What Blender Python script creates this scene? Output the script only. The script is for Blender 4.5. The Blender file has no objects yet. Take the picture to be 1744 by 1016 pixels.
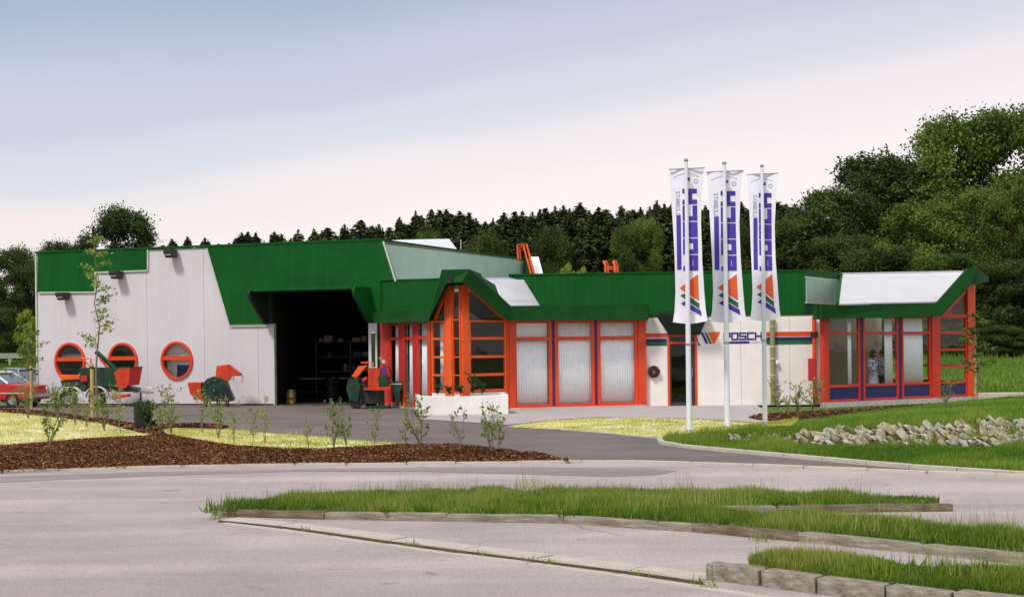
import bpy, bmesh, math, random
import numpy as np
from mathutils import Vector, Matrix, noise

random.seed(7)
rng = np.random.default_rng(7)
R = math.radians
S = bpy.context.scene
COL = S.collection

# ------------------------------------------------------------ camera
FPX, CX, HY, T, H = 2400.0, 872.0, 590.0, 0.012, 2.05   # focal length in photo pixels, principal point, roll, eye height
cam_d = bpy.data.cameras.new('camera')
cam = bpy.data.objects.new('camera', cam_d)
COL.objects.link(cam)
cam_d.sensor_width = 36.0
cam_d.lens = FPX / 1744.0 * 36.0
cam_d.shift_y = (HY - 508.0) / 1744.0
cam_d.clip_start = 0.1
cam_d.clip_end = 3000
cam.matrix_world = Matrix.Translation((0, 0, H)) @ Matrix.Rotation(math.pi / 2, 4, 'X') @ Matrix.Rotation(-T, 4, 'Z')
S.camera = cam

# ------------------------------------------------------------ sky, sun, exposure
SUN_EL, SUN_AZ = 52.0, -40.0        # hazy sun, high, from the left behind the camera
w = bpy.data.worlds.new('World'); S.world = w; w.use_nodes = True
nt = w.node_tree; nt.nodes.clear()
def N(tree, kind, **kw):
    n = tree.nodes.new(kind)
    for k, v in kw.items():
        setattr(n, k, v)
    return n
out = N(nt, 'ShaderNodeOutputWorld')
sky = N(nt, 'ShaderNodeTexSky', sky_type='NISHITA', sun_disc=False)
sky.sun_elevation = R(SUN_EL); sky.sun_rotation = R(180 + SUN_AZ); sky.dust_density = 3.0
bg1 = N(nt, 'ShaderNodeBackground'); bg1.inputs['Strength'].default_value = 0.05
nt.links.new(sky.outputs[0], bg1.inputs[0])
tc = N(nt, 'ShaderNodeTexCoord')
sep = N(nt, 'ShaderNodeSeparateXYZ'); nt.links.new(tc.outputs['Generated'], sep.inputs[0])
m1 = N(nt, 'ShaderNodeMath', operation='MULTIPLY_ADD')       # elevation, veil slants across the sky
nt.links.new(sep.outputs[0], m1.inputs[0]); m1.inputs[1].default_value = -0.14
nt.links.new(sep.outputs[2], m1.inputs[2])
mp = N(nt, 'ShaderNodeMapping'); mp.inputs['Scale'].default_value = (1.2, 1.2, 5.0)
nt.links.new(tc.outputs['Generated'], mp.inputs[0])
nz = N(nt, 'ShaderNodeTexNoise'); nz.inputs['Scale'].default_value = 1.6; nz.inputs['Detail'].default_value = 4
nt.links.new(mp.outputs[0], nz.inputs[0])
m2 = N(nt, 'ShaderNodeMath', operation='MULTIPLY_ADD')
nt.links.new(nz.outputs[0], m2.inputs[0]); m2.inputs[1].default_value = 0.07
nt.links.new(m1.outputs[0], m2.inputs[2])
rp = N(nt, 'ShaderNodeValToRGB'); nt.links.new(m2.outputs[0], rp.inputs[0])
cr = rp.color_ramp; cr.interpolation = 'EASE'
stops = [(0.0, (.88, .76, .73)), (.135, (.85, .745, .715)), (.17, (.78, .675, .65)), (.215, (.57, .56, .59)), (.24, (.49, .48, .54)), (.305, (.31, .34, .43)), (.5, (.38, .42, .52)), (1.0, (.52, .55, .61))]
while len(cr.elements) < len(stops): cr.elements.new(0.5)
for e, (p, c) in zip(cr.elements, stops):
    e.position = p; e.color = (*c, 1)
bg2 = N(nt, 'ShaderNodeBackground'); bg2.inputs['Strength'].default_value = 1.0
nt.links.new(rp.outputs[0], bg2.inputs[0])
add = N(nt, 'ShaderNodeAddShader')
nt.links.new(bg1.outputs[0], add.inputs[0]); nt.links.new(bg2.outputs[0], add.inputs[1])
nt.links.new(add.outputs[0], out.inputs[0])

sun_d = bpy.data.lights.new('sun', 'SUN'); sun = bpy.data.objects.new('sun', sun_d); COL.objects.link(sun)
sun_d.energy = 2.9; sun_d.angle = R(10); sun_d.color = (1.0, .95, .87)
# direction the light comes from: azimuth measured from -Y (behind the camera) towards -X
ld = Vector((math.sin(R(SUN_AZ)) * math.cos(R(SUN_EL)), -math.cos(R(SUN_AZ)) * math.cos(R(SUN_EL)), math.sin(R(SUN_EL))))
sun.rotation_euler = ld.to_track_quat('Z', 'Y').to_euler()
sun.location = ld * 50

S.view_settings.view_transform = 'Standard'
S.view_settings.look = 'None'
S.view_settings.exposure = 0.0
S.view_settings.gamma = 1.0
S.view_settings.use_curve_mapping = False
S.render.engine = 'CYCLES'
S.cycles.max_bounces = 6
S.cycles.transparent_max_bounces = 16

# ------------------------------------------------------------ measuring helpers
def ray(px, py):
    x, y = px - CX, HY - py
    return (x + y * T) / FPX, (y - x * T) / FPX
def at(px, py, D):
    a, b = ray(px, py)
    return Vector((a * D, D, H + b * D))
def gr(px, py, z=0.0):
    a, b = ray(px, py)
    D = (z - H) / b
    return Vector((a * D, D, z))
def height_at(px, py, D):
    return at(px, py, D).z

class Frame:
    """a vertical plane: local x runs along it, local z up, local -y faces the viewer"""
    def __init__(s, p0, p1):
        s.p0 = Vector((p0[0], p0[1])); d = Vector((p1[0] - p0[0], p1[1] - p0[1])); s.L = d.length; s.d = d.normalized()
        s.n = Vector((s.d.y, -s.d.x))
        s.M = Matrix.Translation((p0[0], p0[1], 0)) @ Matrix.Rotation(math.atan2(s.d.y, s.d.x), 4, 'Z')
    def uz(s, px, py, n=0.0):
        a, b = ray(px, py)
        o = s.p0 + s.n * n
        # (a D, D) = o + u d
        det = a * (-s.d.y) + s.d.x
        D = (o.x * (-s.d.y) + s.d.x * o.y) / det
        u = (Vector((a * D, D)) - o).dot(s.d)
        return u, H + b * D
    def u(s, px, py=620, n=0.0): return s.uz(px, py, n)[0]
    def z(s, px, py, n=0.0): return s.uz(px, py, n)[1]

# ------------------------------------------------------------ mesh builder
class MB:
    def __init__(s): s.v = []; s.f = []; s.m = []
    def add(s, vs, fs, mi=0):
        b = len(s.v); s.v.extend([tuple(p) for p in vs])
        for f in fs: s.f.append(tuple(b + i for i in f)); s.m.append(mi)
        return s
    def box(s, x0, x1, y0, y1, z0, z1, mi=0):
        x0, x1 = min(x0, x1), max(x0, x1); y0, y1 = min(y0, y1), max(y0, y1); z0, z1 = min(z0, z1), max(z0, z1)
        vs = [(x, y, z) for z in (z0, z1) for y in (y0, y1) for x in (x0, x1)]
        return s.add(vs, [(0, 2, 3, 1), (4, 5, 7, 6), (0, 1, 5, 4), (2, 6, 7, 3), (0, 4, 6, 2), (1, 3, 7, 5)], mi)
    def prism(s, poly, n0, n1, axis='y', mi=0):
        """poly = list of (a,b); axis y: (x,z) points extruded y from n0 to n1 ; axis z: (x,y) points extruded z ; axis x: (y,z)"""
        P = {'y': lambda a, b, n: (a, n, b), 'z': lambda a, b, n: (a, b, n), 'x': lambda a, b, n: (n, a, b)}[axis]
        k = len(poly)
        area = sum(poly[i][0] * poly[(i + 1) % k][1] - poly[(i + 1) % k][0] * poly[i][1] for i in range(k))
        if (area > 0) == (axis == 'y'): poly = poly[::-1]
        if n0 > n1: n0, n1 = n1, n0
        vs = [P(a, b, n0) for a, b in poly] + [P(a, b, n1) for a, b in poly]
        fs = [tuple(reversed(range(k))), tuple(range(k, 2 * k))] + [(i, (i + 1) % k, k + (i + 1) % k, k + i) for i in range(k)]
        return s.add(vs, fs, mi)
    def hexa(s, a, b, mi=0):
        """solid between two quads a and b (same winding)"""
        return s.add(list(a) + list(b), [(3, 2, 1, 0), (4, 5, 6, 7), (0, 1, 5, 4), (1, 2, 6, 5), (2, 3, 7, 6), (3, 0, 4, 7)], mi)
    def tube(s, pts, r, seg=8, mi=0, caps=True):
        pts = [Vector(p) for p in pts]
        rr = r if isinstance(r, (list, tuple)) else [r] * len(pts)
        base = len(s.v); fr = None
        for i, p in enumerate(pts):
            d = (pts[min(i + 1, len(pts) - 1)] - pts[max(i - 1, 0)]).normalized()
            ref = Vector((0, 0, 1)) if abs(d.z) < .9 else Vector((1, 0, 0))
            if fr is None: fr = d.cross(ref).normalized()
            else:
                fr = (fr - d * fr.dot(d)).normalized()
            g = d.cross(fr)
            for k in range(seg):
                an = 2 * math.pi * k / seg
                s.v.append(tuple(p + (fr * math.cos(an) + g * math.sin(an)) * rr[i]))
        for i in range(len(pts) - 1):
            for k in range(seg):
                a = base + i * seg + k; b = base + i * seg + (k + 1) % seg
                s.f.append((a, b, b + seg, a + seg)); s.m.append(mi)
        if caps:
            s.f.append(tuple(base + k for k in reversed(range(seg)))); s.m.append(mi)
            e = base + (len(pts) - 1) * seg
            s.f.append(tuple(e + k for k in range(seg))); s.m.append(mi)
        return s
    def lathe(s, prof, c=(0, 0, 0), axis='z', seg=20, mi=0):
        """prof = (radius, offset) list"""
        base = len(s.v)
        for r, h in prof:
            for k in range(seg):
                an = 2 * math.pi * k / seg; a, b = r * math.cos(an), r * math.sin(an)
                p = {'z': (a, b, h), 'y': (a, h, b), 'x': (h, a, b)}[axis]
                s.v.append((c[0] + p[0], c[1] + p[1], c[2] + p[2]))
        for i in range(len(prof) - 1):
            for k in range(seg):
                a = base + i * seg + k; b = base + i * seg + (k + 1) % seg
                s.f.append((a, b, b + seg, a + seg)); s.m.append(mi)
        return s

WM = {}
def link(o, parent=None, M=None):
    COL.objects.link(o)
    M = M if M is not None else Matrix.Identity(4)
    WM[o.name] = M.copy()
    if parent is not None:
        o.parent = parent
        o.matrix_basis = WM[parent.name].inverted() @ M
    else:
        o.matrix_basis = M
    return o
def mesh(name, mb, mats, smooth=False, bevel=0.0):
    me = bpy.data.meshes.new(name)
    me.from_pydata(mb.v, [], mb.f)
    if not isinstance(mats, (list, tuple)): mats = [mats]
    for m in mats: me.materials.append(m)
    if len(mats) > 1: me.polygons.foreach_set('material_index', mb.m)
    if smooth: me.polygons.foreach_set('use_smooth', [True] * len(mb.f))
    me.update()
    if smooth: me.set_sharp_from_angle(angle=R(50))
    return me
def make(name, mb, mats, parent=None, M=None, smooth=False, bevel=0.0, local=False):
    o = bpy.data.objects.new(name, mesh(name, mb, mats, smooth))
    if local and parent is not None: M = WM[parent.name]
    link(o, parent, M)
    if bevel:
        b = o.modifiers.new('bevel', 'BEVEL'); b.width = bevel; b.segments = 2; b.limit_method = 'ANGLE'; b.angle_limit = R(40)
    return o
def tag(o, label=None, cat=None, group=None, kind=None):
    if label: o['label'] = label
    if cat: o['category'] = cat
    if group: o['group'] = group
    if kind: o['kind'] = kind
    return o
def thing(name, label, cat, loc=(0, 0, 0), rz=0.0, group=None, M=None):
    o = bpy.data.objects.new(name, None); o.empty_display_size = .2
    M = M if M is not None else Matrix.Translation(loc) @ Matrix.Rotation(rz, 4, 'Z')
    link(o, None, M)
    return tag(o, label, cat, group)
KIDS = {}
def dup(root, M, label=None, group=None):
    r = root.copy(); COL.objects.link(r); r.matrix_basis = M; WM[r.name] = M.copy()
    if label: r['label'] = label
    if group: r['group'] = group
    for ch in list(root.children):
        c = ch.copy(); COL.objects.link(c); c.parent = r; c.matrix_basis = ch.matrix_basis.copy()
        for g in list(ch.children):
            d = g.copy(); COL.objects.link(d); d.parent = c; d.matrix_basis = g.matrix_basis.copy()
    return r

# ------------------------------------------------------------ materials
def ramp_node(t, fac, stops):
    r = N(t, 'ShaderNodeValToRGB'); t.links.new(fac, r.inputs[0])
    while len(r.color_ramp.elements) < len(stops): r.color_ramp.elements.new(.5)
    for e, (p, c) in zip(r.color_ramp.elements, stops): e.position = p; e.color = (*c, 1)
    return r.outputs[0]
def noise_node(t, scale, detail=4, coord='Object', rough=.6, stretch=None):
    c = N(t, 'ShaderNodeTexCoord'); n = N(t, 'ShaderNodeTexNoise')
    n.inputs['Scale'].default_value = scale; n.inputs['Detail'].default_value = detail; n.inputs['Roughness'].default_value = rough
    src = c.outputs[coord]
    if stretch:
        m = N(t, 'ShaderNodeMapping'); m.inputs['Scale'].default_value = stretch; t.links.new(src, m.inputs[0]); src = m.outputs[0]
    t.links.new(src, n.inputs[0]); return n.outputs[0]
def mixc(t, a, b, fac, mode='MIX'):
    m = N(t, 'ShaderNodeMix', data_type='RGBA', blend_type=mode)
    for s, v in ((0, fac), (6, a), (7, b)):
        if hasattr(v, 'is_linked'): t.links.new(v, m.inputs[s])
        elif s: m.inputs[s].default_value = (*v, 1)
        else: m.inputs[s].default_value = v
    return m.outputs[2]
def new_mat(name):
    m = bpy.data.materials.new(name); m.use_nodes = True
    return m, m.node_tree, m.node_tree.nodes['Principled BSDF']
def paint(name, col, rough=.5, var=.12, scale=3.0, spec=.4, metal=0.0, bump=0.0, bscale=40, rib=0.0, coord='Object', stretch=None, streak=0.0):
    """surface colour with broad weathering and fine grain; rib = spacing of vertical corrugation"""
    m, t, b = new_mat(name)
    n1 = noise_node(t, scale, 5, coord, stretch=stretch)
    lo = tuple(c * (1 - var) for c in col); hi = tuple(min(1, c * (1 + var)) for c in col)
    c1 = ramp_node(t, n1, [(.3, lo), (.7, hi)])
    if streak:      # rain marks running down and dust gathered in patches
        st = ramp_node(t, noise_node(t, 1.0, 5, coord, .7, (7, 7, .35)), [(.35, (1 - streak, 1 - streak * .95, 1 - streak * 1.1)), (.62, (1.02,) * 3)])
        c1 = mixc(t, c1, st, 1.0, 'MULTIPLY')
    t.links.new(c1, b.inputs['Base Color'])
    b.inputs['Roughness'].default_value = rough; b.inputs['Metallic'].default_value = metal
    b.inputs['Specular IOR Level'].default_value = spec
    h = None
    if bump:
        bp = N(t, 'ShaderNodeBump'); bp.inputs['Strength'].default_value = bump; bp.inputs['Distance'].default_value = .02
        t.links.new(noise_node(t, bscale, 4, coord), bp.inputs['Height']); h = bp.outputs[0]
    if rib:
        c = N(t, 'ShaderNodeTexCoord'); wv = N(t, 'ShaderNodeTexWave', wave_type='BANDS', bands_direction='X', wave_profile='SIN')
        wv.inputs['Scale'].default_value = 2 * math.pi / rib / 20.0 * 1.0
        t.links.new(c.outputs['Object'], wv.inputs[0])
        bp = N(t, 'ShaderNodeBump'); bp.inputs['Strength'].default_value = .45; bp.inputs['Distance'].default_value = .02
        t.links.new(wv.outputs['Fac'], bp.inputs['Height'])
        if h: t.links.new(h, bp.inputs['Normal'])
        h = bp.outputs[0]
    if h: t.links.new(h, b.inputs['Normal'])
    return m

M = {}
M['green'] = paint('green cladding paint', (.005, .088, .014), .6, .16, .8, rib=.25, streak=.14, spec=.12)
M['green_shaded'] = paint('green paint with fascia shade', (.008, .066, .013), .75, .16, 1.2, spec=.15, streak=.12)  # darker copy of the cladding green; fascia shade put into the colour
M['green_soffit'] = paint('dark green soffit and hood shade', (.012, .030, .016), .8, .2, 2)  # dark green; also carries the shade inside the door hoods
def sheet_plastic(name, col, rib=0.0):
    m = paint(name, col, .45, .05, .6, rib=rib); t = m.node_tree; b = t.nodes['Principled BSDF']; o = t.nodes['Material Output']
    tl = N(t, 'ShaderNodeBsdfTranslucent'); tl.inputs[0].default_value = (*col, 1); mx = N(t, 'ShaderNodeMixShader'); mx.inputs[0].default_value = .35
    t.links.new(b.outputs[0], mx.inputs[1]); t.links.new(tl.outputs[0], mx.inputs[2]); t.links.new(mx.outputs[0], o.inputs[0]); return m
M['trim'] = paint('pale metal trim', (.52, .55, .42), .4, .12, 4)
M['white_wall'] = paint('white wall panels', (.61, .575, .60), .7, .05, .9, bump=.1, bscale=60, stretch=(1, 1, .35), streak=.03)
M['white_render'] = paint('white rendered wall', (.80, .76, .72), .85, .06, 1.2, bump=.25, bscale=50, streak=.03)
M['white_roof'] = paint('white sheet metal', (.80, .79, .80), .35, .03, 2)
M['roof_sheet'] = sheet_plastic('white translucent roof sheet', (.84, .83, .84))
M['pale_green'] = paint('pale green corrugated sheet', (.36, .52, .42), .5, .05, 1.5, rib=.3)
M['orange'] = paint('orange red frame paint', (.68, .060, .013), .38, .10, 3)
M['orange_bright'] = paint('orange frame paint', (.80, .105, .014), .38, .10, 3)
M['red'] = paint('red frame paint', (.60, .036, .016), .38, .10, 3)
M['violet'] = paint('violet cover strip', (.045, .015, .09), .4, .1, 3)
M['navy'] = paint('navy panel', (.012, .018, .11), .35, .2, 6)
M['stripe_green'] = paint('stripe green', (.012, .11, .04), .5, .1, 3)
M['black'] = paint('black rubber', (.012, .012, .012), .6, .2, 8)
M['dark_metal'] = paint('dark metal', (.035, .032, .030), .5, .2, 8)
M['concrete'] = paint('pale concrete', (.48, .45, .42), .9, .12, 5, bump=.3)
M['interior'] = paint('dim interior wall', (.30, .26, .19), .9, .15, 1)
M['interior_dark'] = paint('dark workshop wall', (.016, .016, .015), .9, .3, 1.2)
M['interior_floor'] = paint('workshop floor', (.05, .045, .04), .8, .3, 2)
M['ceiling'] = paint('timber ceiling', (.12, .07, .035), .8, .2, 2)
M['curtain'] = paint('white curtain fabric', (.92, .93, .97), .9, .05, 6)
M['pole'] = paint('white flagpole paint', (.76, .76, .80), .35, .04, 4)
M['flag'] = paint('white flag cloth', (.88, .86, .94), .85, .03, 3)
M['print_blue'] = paint('blue violet print', (.075, .04, .38), .7, .08, 12)
M['print_navy'] = paint('navy print', (.03, .022, .19), .6, .08, 12)
M['print_orange'] = paint('orange print', (.80, .13, .03), .7, .05, 12)
M['print_green'] = paint('green print', (.03, .14, .05), .7, .08, 12)
M['print_grey'] = paint('grey lilac print', (.38, .36, .52), .7, .08, 12)
M['machine_green'] = paint('dark green machine paint', (.008, .050, .020), .5, .45, 5, streak=.3)
M['machine_red'] = paint('red machine paint', (.60, .045, .014), .45, .25, 4, streak=.2)
M['steel'] = paint('galvanised steel', (.42, .42, .42), .35, .15, 10, metal=.8)
M['brass'] = paint('brass fitting', (.45, .33, .10), .35, .15, 10, metal=.5)
M['wood'] = paint('raw timber stake', (.46, .32, .13), .8, .25, 9, stretch=(6, 6, 1))
M['bark'] = paint('young bark', (.20, .16, .09), .9, .3, 9)
M['bark_dark'] = paint('tree bark', (.06, .045, .03), .95, .35, 3, bump=.6, bscale=12)
M['olive_pipe'] = paint('olive grey downpipe', (.26, .24, .12), .45, .15, 5)
M['lamp_black'] = paint('black lamp housing', (.03, .022, .022), .5, .2, 8)
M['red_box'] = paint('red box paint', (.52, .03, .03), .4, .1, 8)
M['skin'] = paint('skin', (.50, .28, .19), .6, .08, 20)
M['hair'] = paint('brown hair', (.05, .025, .015), .7, .2, 30)
M['cloth_dark'] = paint('dark cloth', (.015, .014, .02), .9, .2, 20)
M['tyre'] = paint('tyre rubber', (.018, .018, .018), .8, .2, 10)

def patterned(name, a, b, scale, lo=.45, hi=.55, rough=.9):
    m, t, bs = new_mat(name)
    t.links.new(ramp_node(t, noise_node(t, scale, 1), [(lo, a), (hi, b)]), bs.inputs['Base Color'])
    bs.inputs['Roughness'].default_value = rough
    return m
M['blouse'] = patterned('patterned blouse', (.75, .75, .82), (.16, .12, .50), 14)
M['shirt'] = patterned('white shirt', (.75, .75, .76), (.62, .62, .68), 8)

def glass(name, tint=(.96, .98, .97), spec=1.0, base=.04):
    m = bpy.data.materials.new(name); m.use_nodes = True; t = m.node_tree; t.nodes.clear()
    o = N(t, 'ShaderNodeOutputMaterial'); mx = N(t, 'ShaderNodeMixShader'); tr = N(t, 'ShaderNodeBsdfTransparent'); gl = N(t, 'ShaderNodeBsdfGlossy')
    fr = N(t, 'ShaderNodeFresnel'); ge = N(t, 'ShaderNodeNewGeometry'); io = N(t, 'ShaderNodeMath', operation='MULTIPLY_ADD')
    io.inputs[1].default_value = 1 / 1.45 - 1.45; io.inputs[2].default_value = 1.45      # thin pane: same reflection from both sides
    t.links.new(ge.outputs['Backfacing'], io.inputs[0]); t.links.new(io.outputs[0], fr.inputs[0])
    tr.inputs[0].default_value = (*tint, 1); gl.inputs['Roughness'].default_value = .02; gl.inputs[0].default_value = (.9, .95, 1, 1)
    nzn = noise_node(t, .8, 2); bp = N(t, 'ShaderNodeBump'); bp.inputs['Strength'].default_value = .08; bp.inputs['Distance'].default_value = .05
    t.links.new(nzn, bp.inputs['Height']); t.links.new(bp.outputs[0], gl.inputs['Normal'])
    t.links.new(fr.outputs[0], mx.inputs[0]); t.links.new(tr.outputs[0], mx.inputs[1]); t.links.new(gl.outputs[0], mx.inputs[2])
    t.links.new(mx.outputs[0], o.inputs[0]); return m
M['glass'] = glass('window glass')
M['glass_dark'] = glass('tinted glass', (.45, .48, .45))

def ground_mat(name, stops, scale, fine, bump=.4, rough=.95, fine_amt=.25, coord='Object', big=None, bdist=.02):
    m, t, b = new_mat(name)
    c = ramp_node(t, noise_node(t, scale, 6, coord, .65), stops)
    f = ramp_node(t, noise_node(t, fine, 3, coord, .7), [(.3, (1 - fine_amt,) * 3), (.7, (1 + fine_amt,) * 3)])
    c = mixc(t, c, f, 1.0, 'MULTIPLY')
    if big:
        g = ramp_node(t, noise_node(t, big[0], 3, coord, stretch=big[2] if len(big) > 2 else None), [(.35, (1 - big[1],) * 3), (.65, (1 + big[1] * .6,) * 3)])
        c = mixc(t, c, g, 1.0, 'MULTIPLY')
    t.links.new(c, b.inputs['Base Color'])
    b.inputs['Roughness'].default_value = rough; b.inputs['Specular IOR Level'].default_value = .25
    bp = N(t, 'ShaderNodeBump'); bp.inputs['Strength'].default_value = bump; bp.inputs['Distance'].default_value = bdist
    t.links.new(noise_node(t, fine, 4, coord), bp.inputs['Height']); t.links.new(bp.outputs[0], b.inputs['Normal'])
    return m
M['asphalt_light'] = ground_mat('pale worn asphalt', [(.25, (.325, .276, .257)), (.5, (.40, .341, .318)), (.75, (.46, .393, .367))], .55, 38, .6, .9, .22, big=(.22, .17, (.45, 3.2, 1)))
def add_cracks(m):
    t = m.node_tree; b = t.nodes['Principled BSDF']; src = b.inputs['Base Color'].links[0].from_socket
    c = N(t, 'ShaderNodeTexCoord'); d = N(t, 'ShaderNodeTexNoise'); d.inputs['Scale'].default_value = .9; d.inputs['Detail'].default_value = 6
    mp_ = N(t, 'ShaderNodeMapping'); mp_.inputs['Scale'].default_value = (.55, 1.1, 1); t.links.new(c.outputs['Object'], mp_.inputs[0])
    mx = N(t, 'ShaderNodeMix', data_type='VECTOR'); mx.inputs[0].default_value = .22; t.links.new(mp_.outputs[0], d.inputs[0]); t.links.new(mp_.outputs[0], mx.inputs[4]); t.links.new(d.outputs['Color'], mx.inputs[5])
    v = N(t, 'ShaderNodeTexVoronoi', feature='DISTANCE_TO_EDGE'); v.inputs['Scale'].default_value = .42; t.links.new(mx.outputs[1], v.inputs[0])
    k = ramp_node(t, v.outputs[0], [(.0, (.60, .57, .54)), (.006, (1, 1, 1))])
    n = ramp_node(t, noise_node(t, .5, 3), [(.50, (0, 0, 0)), (.60, (1, 1, 1))])
    out_ = mixc(t, src, mixc(t, src, k, 1.0, 'MULTIPLY'), n)
    sp = ramp_node(t, noise_node(t, 2.3, 2, rough=.4), [(.24, (.72, .70, .68)), (.31, (1, 1, 1))])      # oil spots
    out_ = mixc(t, out_, sp, 1.0, 'MULTIPLY')
    t.links.new(out_, b.inputs['Base Color'])
add_cracks(M['asphalt_light'])
M['asphalt_dark'] = ground_mat('fresh dark asphalt', [(.3, (.135, .112, .098)), (.7, (.19, .157, .138))], .5, 38, .5, .85, .34, big=(.25, .15, (1, 3, 1)))
M['paving'] = ground_mat('grey paving', [(.3, (.37, .33, .32)), (.7, (.44, .39, .37))], .8, 30, .2, .9, .12)
M['mulch'] = ground_mat('bark mulch', [(.25, (.05, .020, .008)), (.5, (.10, .040, .015)), (.75, (.17, .072, .028))], 5, 22, 1.0, 1, .5, bdist=.05)
M['lawn_new'] = ground_mat('new sown lawn', [(.30, (.46, .46, .10)), (.46, (.60, .57, .22)), (.56, (.80, .73, .55))], .9, 18, .8, 1, .35, big=(2.2, .25, (.25, 1.2, 1)), bdist=.03)
M['lawn'] = ground_mat('green lawn', [(.3, (.055, .135, .016)), (.7, (.115, .215, .028))], .8, 20, .8, 1, .35, bdist=.03)
M['meadow'] = ground_mat('meadow', [(.3, (.060, .105, .016)), (.55, (.105, .165, .024)), (.8, (.17, .19, .04))], .12, 3.0, .8, 1, .35, big=(.04, .3, (.5, 3, 1)), bdist=.1)
M['granite'] = ground_mat('granite kerb', [(.3, (.16, .14, .11)), (.5, (.27, .245, .205)), (.7, (.36, .33, .29))], 3, 40, .6, .85, .3, coord='Generated', bdist=.015)
M['granite'] = ground_mat('granite kerb stone', [(.3, (.12, .098, .07)), (.5, (.27, .235, .185)), (.7, (.42, .38, .32))], 4, 45, .6, .85, .3, bdist=.015)
M['stain'] = ground_mat('dark kerb stone', [(.3, (.075, .05, .032)), (.5, (.17, .125, .085)), (.7, (.32, .27, .21))], 3, 45, .6, .85, .3, bdist=.015)
M['kerb_pale'] = ground_mat('pale kerb stone', [(.3, (.42, .37, .31)), (.7, (.58, .52, .45))], 3, 40, .4, .85, .2)
M['rock_a'] = ground_mat('pale quarry stone', [(.3, (.30, .25, .17)), (.5, (.52, .47, .38)), (.75, (.68, .64, .56))], 2.2, 14, .8, .9, .25)
M['rock_b'] = ground_mat('brown quarry stone', [(.3, (.26, .20, .12)), (.55, (.48, .41, .29)), (.75, (.52, .44, .32))], 2.2, 14, .8, .9, .25)
M['rock_c'] = ground_mat('grey quarry stone', [(.3, (.28, .27, .24)), (.55, (.44, .43, .40)), (.75, (.60, .59, .56))], 2.2, 14, .8, .9, .25)
M['earth'] = ground_mat('bare earth', [(.3, (.05, .028, .014)), (.7, (.12, .07, .035))], 3, 15, 1, 1, .4, bdist=.05)

def leaf_mat(name, cols, rough=.55, trans=.3):
    """per-leaf colour from a random face attribute; cols = dark .. light"""
    m, t, b = new_mat(name)
    a = N(t, 'ShaderNodeAttribute', attribute_name='rnd')
    k = len(cols)
    c = ramp_node(t, a.outputs['Fac'], [(i / (k - 1), cc) for i, cc in enumerate(cols)])
    oi = N(t, 'ShaderNodeObjectInfo')
    v = ramp_node(t, oi.outputs['Random'], [(0, (.72, .80, .75)), (1, (1.35, 1.22, 1.2))])
    c = mixc(t, c, v, 1.0, 'MULTIPLY')
    t.links.new(c, b.inputs['Base Color']); b.inputs['Roughness'].default_value = rough
    b.inputs['Specular IOR Level'].default_value = .25
    o = t.nodes['Material Output']; tl = N(t, 'ShaderNodeBsdfTranslucent'); mx = N(t, 'ShaderNodeMixShader'); mx.inputs[0].default_value = trans
    t.links.new(c, tl.inputs[0]); t.links.new(b.outputs[0], mx.inputs[1]); t.links.new(tl.outputs[0], mx.inputs[2]); t.links.new(mx.outputs[0], o.inputs[0])
    return m
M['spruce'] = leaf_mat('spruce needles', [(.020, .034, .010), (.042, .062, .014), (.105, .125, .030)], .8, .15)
M['broad_dark'] = leaf_mat('dark broad leaves', [(.024, .042, .010), (.050, .080, .014), (.105, .145, .028)], .6, .25)
M['broad_light'] = leaf_mat('mid green broad leaves', [(.045, .082, .012), (.100, .155, .022), (.20, .27, .045)], .6, .3)
M['shrub'] = leaf_mat('young shrub leaves', [(.11, .18, .030), (.19, .28, .05), (.32, .40, .10)], .6, .35)
M['shrub_dark'] = leaf_mat('dark shrub leaves', [(.02, .06, .015), (.04, .10, .025), (.08, .16, .04)], .6, .3)
M['yellow_bush'] = leaf_mat('yellow green bush leaves', [(.13, .19, .02), (.24, .31, .03), (.34, .40, .06)], .6, .35)
M['grass'] = leaf_mat('grass blades', [(.060, .130, .012), (.115, .205, .020), (.20, .29, .038), (.33, .35, .10)], .7, .35)
M['grass_new'] = leaf_mat('thin new grass', [(.30, .35, .045), (.46, .49, .10), (.72, .69, .34)], .7, .35)
M['grass_lawn'] = leaf_mat('lawn blades', [(.075, .16, .014), (.14, .25, .024), (.24, .34, .05)], .7, .35)
M['chips'] = leaf_mat('bark chips', [(.034, .013, .005), (.10, .038, .012), (.18, .072, .024), (.38, .19, .075)], .9, 0)

# ============================================================ GROUND
def smooth(a, b, x):
    t = min(1, max(0, (x - a) / (b - a))); return t * t * (3 - 2 * t)
def terrain_z(x, y):
    z = -.06
    z += 1.30 * smooth(52, 86, y) * smooth(12, 19, x)
    z += 1.35 * smooth(60, 74, y) * smooth(-21, -25, x)
    z += 1.1 * smooth(66, 90, y) * (1 - smooth(12, 19, x)) * (1 - smooth(-21, -25, x))
    z += 6 * smooth(140, 420, y)
    z += 6 * smooth(60, 200, abs(x)) * smooth(60, 130, y)
    return z
def sheet(name, pts, z, mat, kind='structure', thick=0.0):
    mb = MB()
    if thick: mb.prism([(p[0], p[1]) for p in pts], z - thick, z, 'z')
    else: mb.add([(p[0], p[1], z) for p in pts], [tuple(range(len(pts)))])
    o = make(name, mb, mat); o['kind'] = kind
    me = o.data
    bm = bmesh.new(); bm.from_mesh(me); bmesh.ops.recalc_face_normals(bm, faces=bm.faces)
    if not thick:
        for f in bm.faces:
            if f.normal.z < 0: f.normal_flip()
    bmesh.ops.triangulate(bm, faces=bm.faces); bm.to_mesh(me); bm.free()
    return o

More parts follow.
